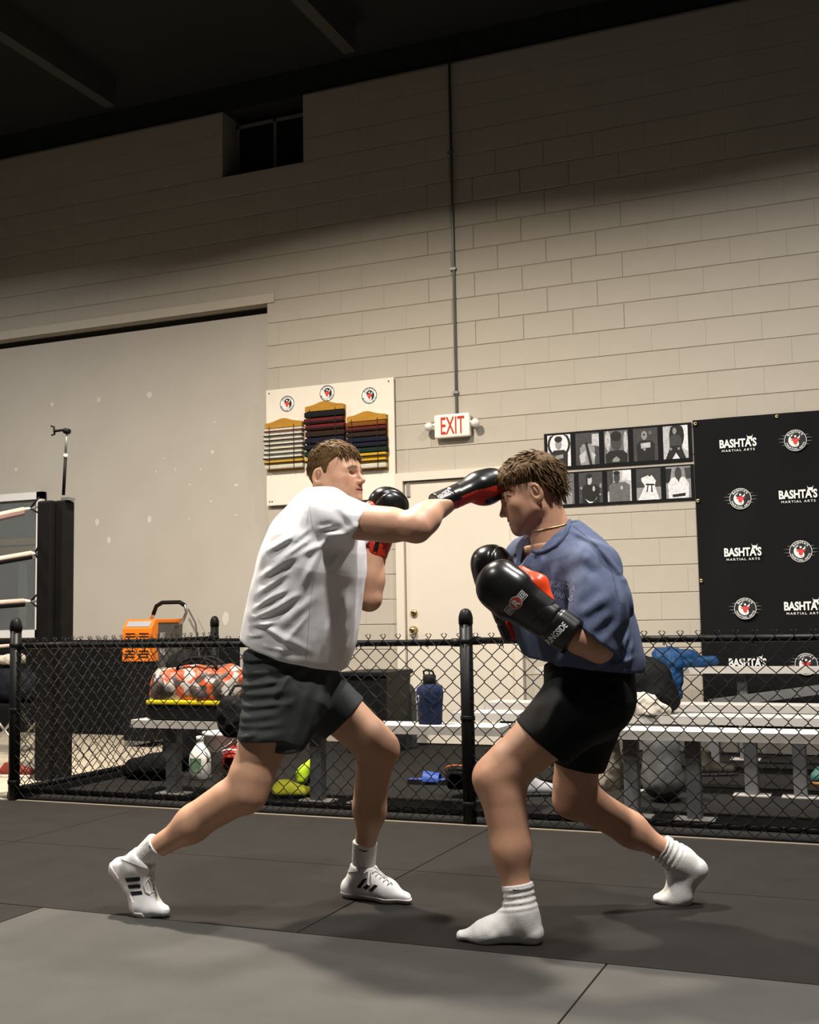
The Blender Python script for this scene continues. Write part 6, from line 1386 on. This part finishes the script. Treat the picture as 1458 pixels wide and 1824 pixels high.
# things around the right benches
c = at_y(1160, 1205, 6.82)
blob('rucksack', [eb((c.x, 6.815, ZB + 0.15), (0.13, 0.085, 0.17)), eb((c.x + 0.03, 6.815, ZB + 0.08), (0.13, 0.085, 0.09)), eb((c.x - 0.05, 6.815, ZB + 0.22), (0.09, 0.075, 0.1))], m_black, 'bulging black rucksack on the middle bench in front of the blue jacket', 'backpack', 0.008, 0.008, 14, floor=ZB)
m_jb = mat('royal_blue_jacket', (0.008, 0.05, 0.14), 0.6, var=0.25, vscale=20, bump=0.3, bscale=40)
c = at_y(1222, 1182, 8.38); zt = 0.64
blob('jacket', [rc((c.x - 0.17, 8.38, zt + 0.07), (c.x + 0.02, 8.36, zt + 0.06), 0.075, 0.065), rc((c.x + 0.0, 8.36, zt + 0.05), (c.x + 0.20, 8.36, zt + 0.045), 0.06, 0.025), rc((c.x - 0.06, 8.245, zt + 0.03), (c.x - 0.03, 8.238, zt - 0.20), 0.05, 0.025), rc((c.x - 0.05, 8.24, zt + 0.03), (c.x - 0.09, 8.238, zt - 0.10), 0.05, 0.03), rc((c.x - 0.06, 8.33, zt + 0.05), (c.x - 0.06, 8.24, zt + 0.02), 0.055, 0.05)], m_jb, 'crumpled blue jacket draped over the high wall bench', 'jacket', 0.008, 0.012, 20, k=0.03)
c = at_y(1150, 1268, 6.75)
m_tow = mat('cream_towel', (0.52, 0.47, 0.40), 0.95, var=0.12, vscale=20, bump=0.4, bscale=120)
blob('towel', [eb((c.x - 0.02, 6.685, ZB + 0.05), (0.12, 0.022, 0.08)), eb((c.x + 0.06, 6.685, ZB + 0.03), (0.09, 0.022, 0.045)), eb((c.x - 0.08, 6.685, ZB + 0.03), (0.08, 0.022, 0.05))], m_tow, 'crumpled cream towel heaped on the middle bench', 'towel', 0.007, 0.012, 20, floor=ZB)
c0, c1 = at_y(1082, 1322, 6.08), at_y(1084, 1392, 6.08)
blob('hanging_towel', [rc(c0, c1, 0.055, 0.05), rc(c0 + Vector((0.02, 0, 0.0)), c1 + Vector((0.03, 0.0, 0.02)), 0.04, 0.05)], mat('stained_white_cloth', (0.42, 0.37, 0.31), 0.95, var=0.25, vscale=12), 'stained white cloth hanging under the end of the front bench', 'towel', 0.007, 0.008, 18)
c0, c1 = at_y(1172, 1330, 6.45), at_y(1176, 1392, 6.45)
m_sack = mat('grey_green_sack', (0.075, 0.078, 0.074), 0.95, var=0.2, vscale=20, bump=0.3, bscale=60)
blob('sack', [rc((c0.x, 6.45, c0.z), (c1.x, 6.45, 0.11), 0.085, 0.10), rc((c0.x + 0.03, 6.45, c0.z - 0.02), (c1.x + 0.03, 6.45, 0.12), 0.08, 0.10)], m_sack, 'slack grey fabric sack standing between the front and middle bench', 'sack', 0.008, 0.006, 12, floor=0.002)
m_blks = mat('black_shoe_leather', (0.02, 0.02, 0.022), 0.45)
pp = at_z(1122, 1412, 0); trainer('running_shoe', (pp.x, pp.y + 0.03, 0), 0.5, 0.24, m_blks, m_white, 'black running shoe with white sole beside the grey sack')
m_boot = mat('dark_brown_boot', (0.03, 0.025, 0.018), 0.7, var=0.2)
pp = at_z(1240, 1378, 0); trainer('work_boot', (pp.x + 0.02, pp.y - 0.10, 0), 0.35, 0.26, m_boot, m_blks, 'dark brown work boot on the carpet behind the front bench leg', hi=0.06)
pp = at_z(1440, 1398, 0); trainer('running_shoe', (pp.x + 0.02, pp.y + 0.02, 0), 0.4, 0.26, mat('teal_shoe_mesh', (0.05, 0.13, 0.12), 0.6), mat('orange_shoe_sole', (0.55, 0.28, 0.08), 0.5), 'teal running shoe with an orange sole under the rear bench')
pp = at_z(925, 1420, 0); trainer('running_shoe', (pp.x - 0.02, pp.y + 0.05, 0), 0.3, 0.26, mat('grey_shoe_mesh', (0.30, 0.30, 0.32), 0.7), m_blks, 'grey running shoe on the carpet beside the fence post')
# left edge: stool with a bag behind the corner post
m_nb = mat('dark_navy_bag', (0.010, 0.011, 0.016), 0.8, spec=0.1, var=0.3, vscale=12, bump=0.2)
pz = at_z(18, 1345, 0); sx, sy = pz.x - 0.05, pz.y + 0.15
st_ = tag(empty('folding_stool', (sx, sy, 0)), 'low black folding stool carrying a bag beside the ring post', 'stool')
q = MB(); q.cbox(sx - 0.22, sx + 0.20, sy - 0.18, sy + 0.18, 0.36, 0.40, 0.01); q.build('seat', m_black, st_)
for s in (-1, 1):
    for t in (-1, 1):
        q = MB(); q.tube([(sx + t * 0.17, sy + s * 0.16, 0.365), (sx - t * 0.19, sy + s * 0.16, 0.006)], 0.011, 8); q.build('leg', m_chr, st_)
blob('gym_bag', [eb((sx - 0.02, sy, 0.52), (0.24, 0.16, 0.14)), eb((sx - 0.1, sy, 0.58), (0.16, 0.13, 0.12))], m_nb, 'dark navy gym bag sitting on the folding stool', 'bag', 0.009, 0.012, 12, floor=0.401)
blob('small_towel', [eb((sx - 0.09, sy - 0.03, 0.748), (0.12, 0.09, 0.035)), eb((sx + 0.0, sy - 0.04, 0.745), (0.06, 0.06, 0.045))], m_tow, 'white towel tossed on top of the navy gym bag', 'towel', 0.007, 0.012, 22)
pz = at_z(15, 1386, 0); trainer('running_shoe', (pz.x - 0.10, pz.y + 0.05, 0), 0.1, 0.27, mat('red_shoe_mesh', (0.2, 0.03, 0.02), 0.6), m_white, 'red running shoe on the concrete below the folding stool')

c = at_y(324, 1200, 6.85)
blob('kit_bag', [rc((c.x, 6.85, 0.14), (c.x, 6.85, 0.70), 0.13, 0.11), rc((c.x + 0.03, 6.85, 0.5), (c.x + 0.04, 6.85, 0.74), 0.11, 0.09)], m_black, 'tall black kit bag standing on the carpet behind the patterned duffel', 'bag', 0.009, 0.008, 12, floor=0.002)
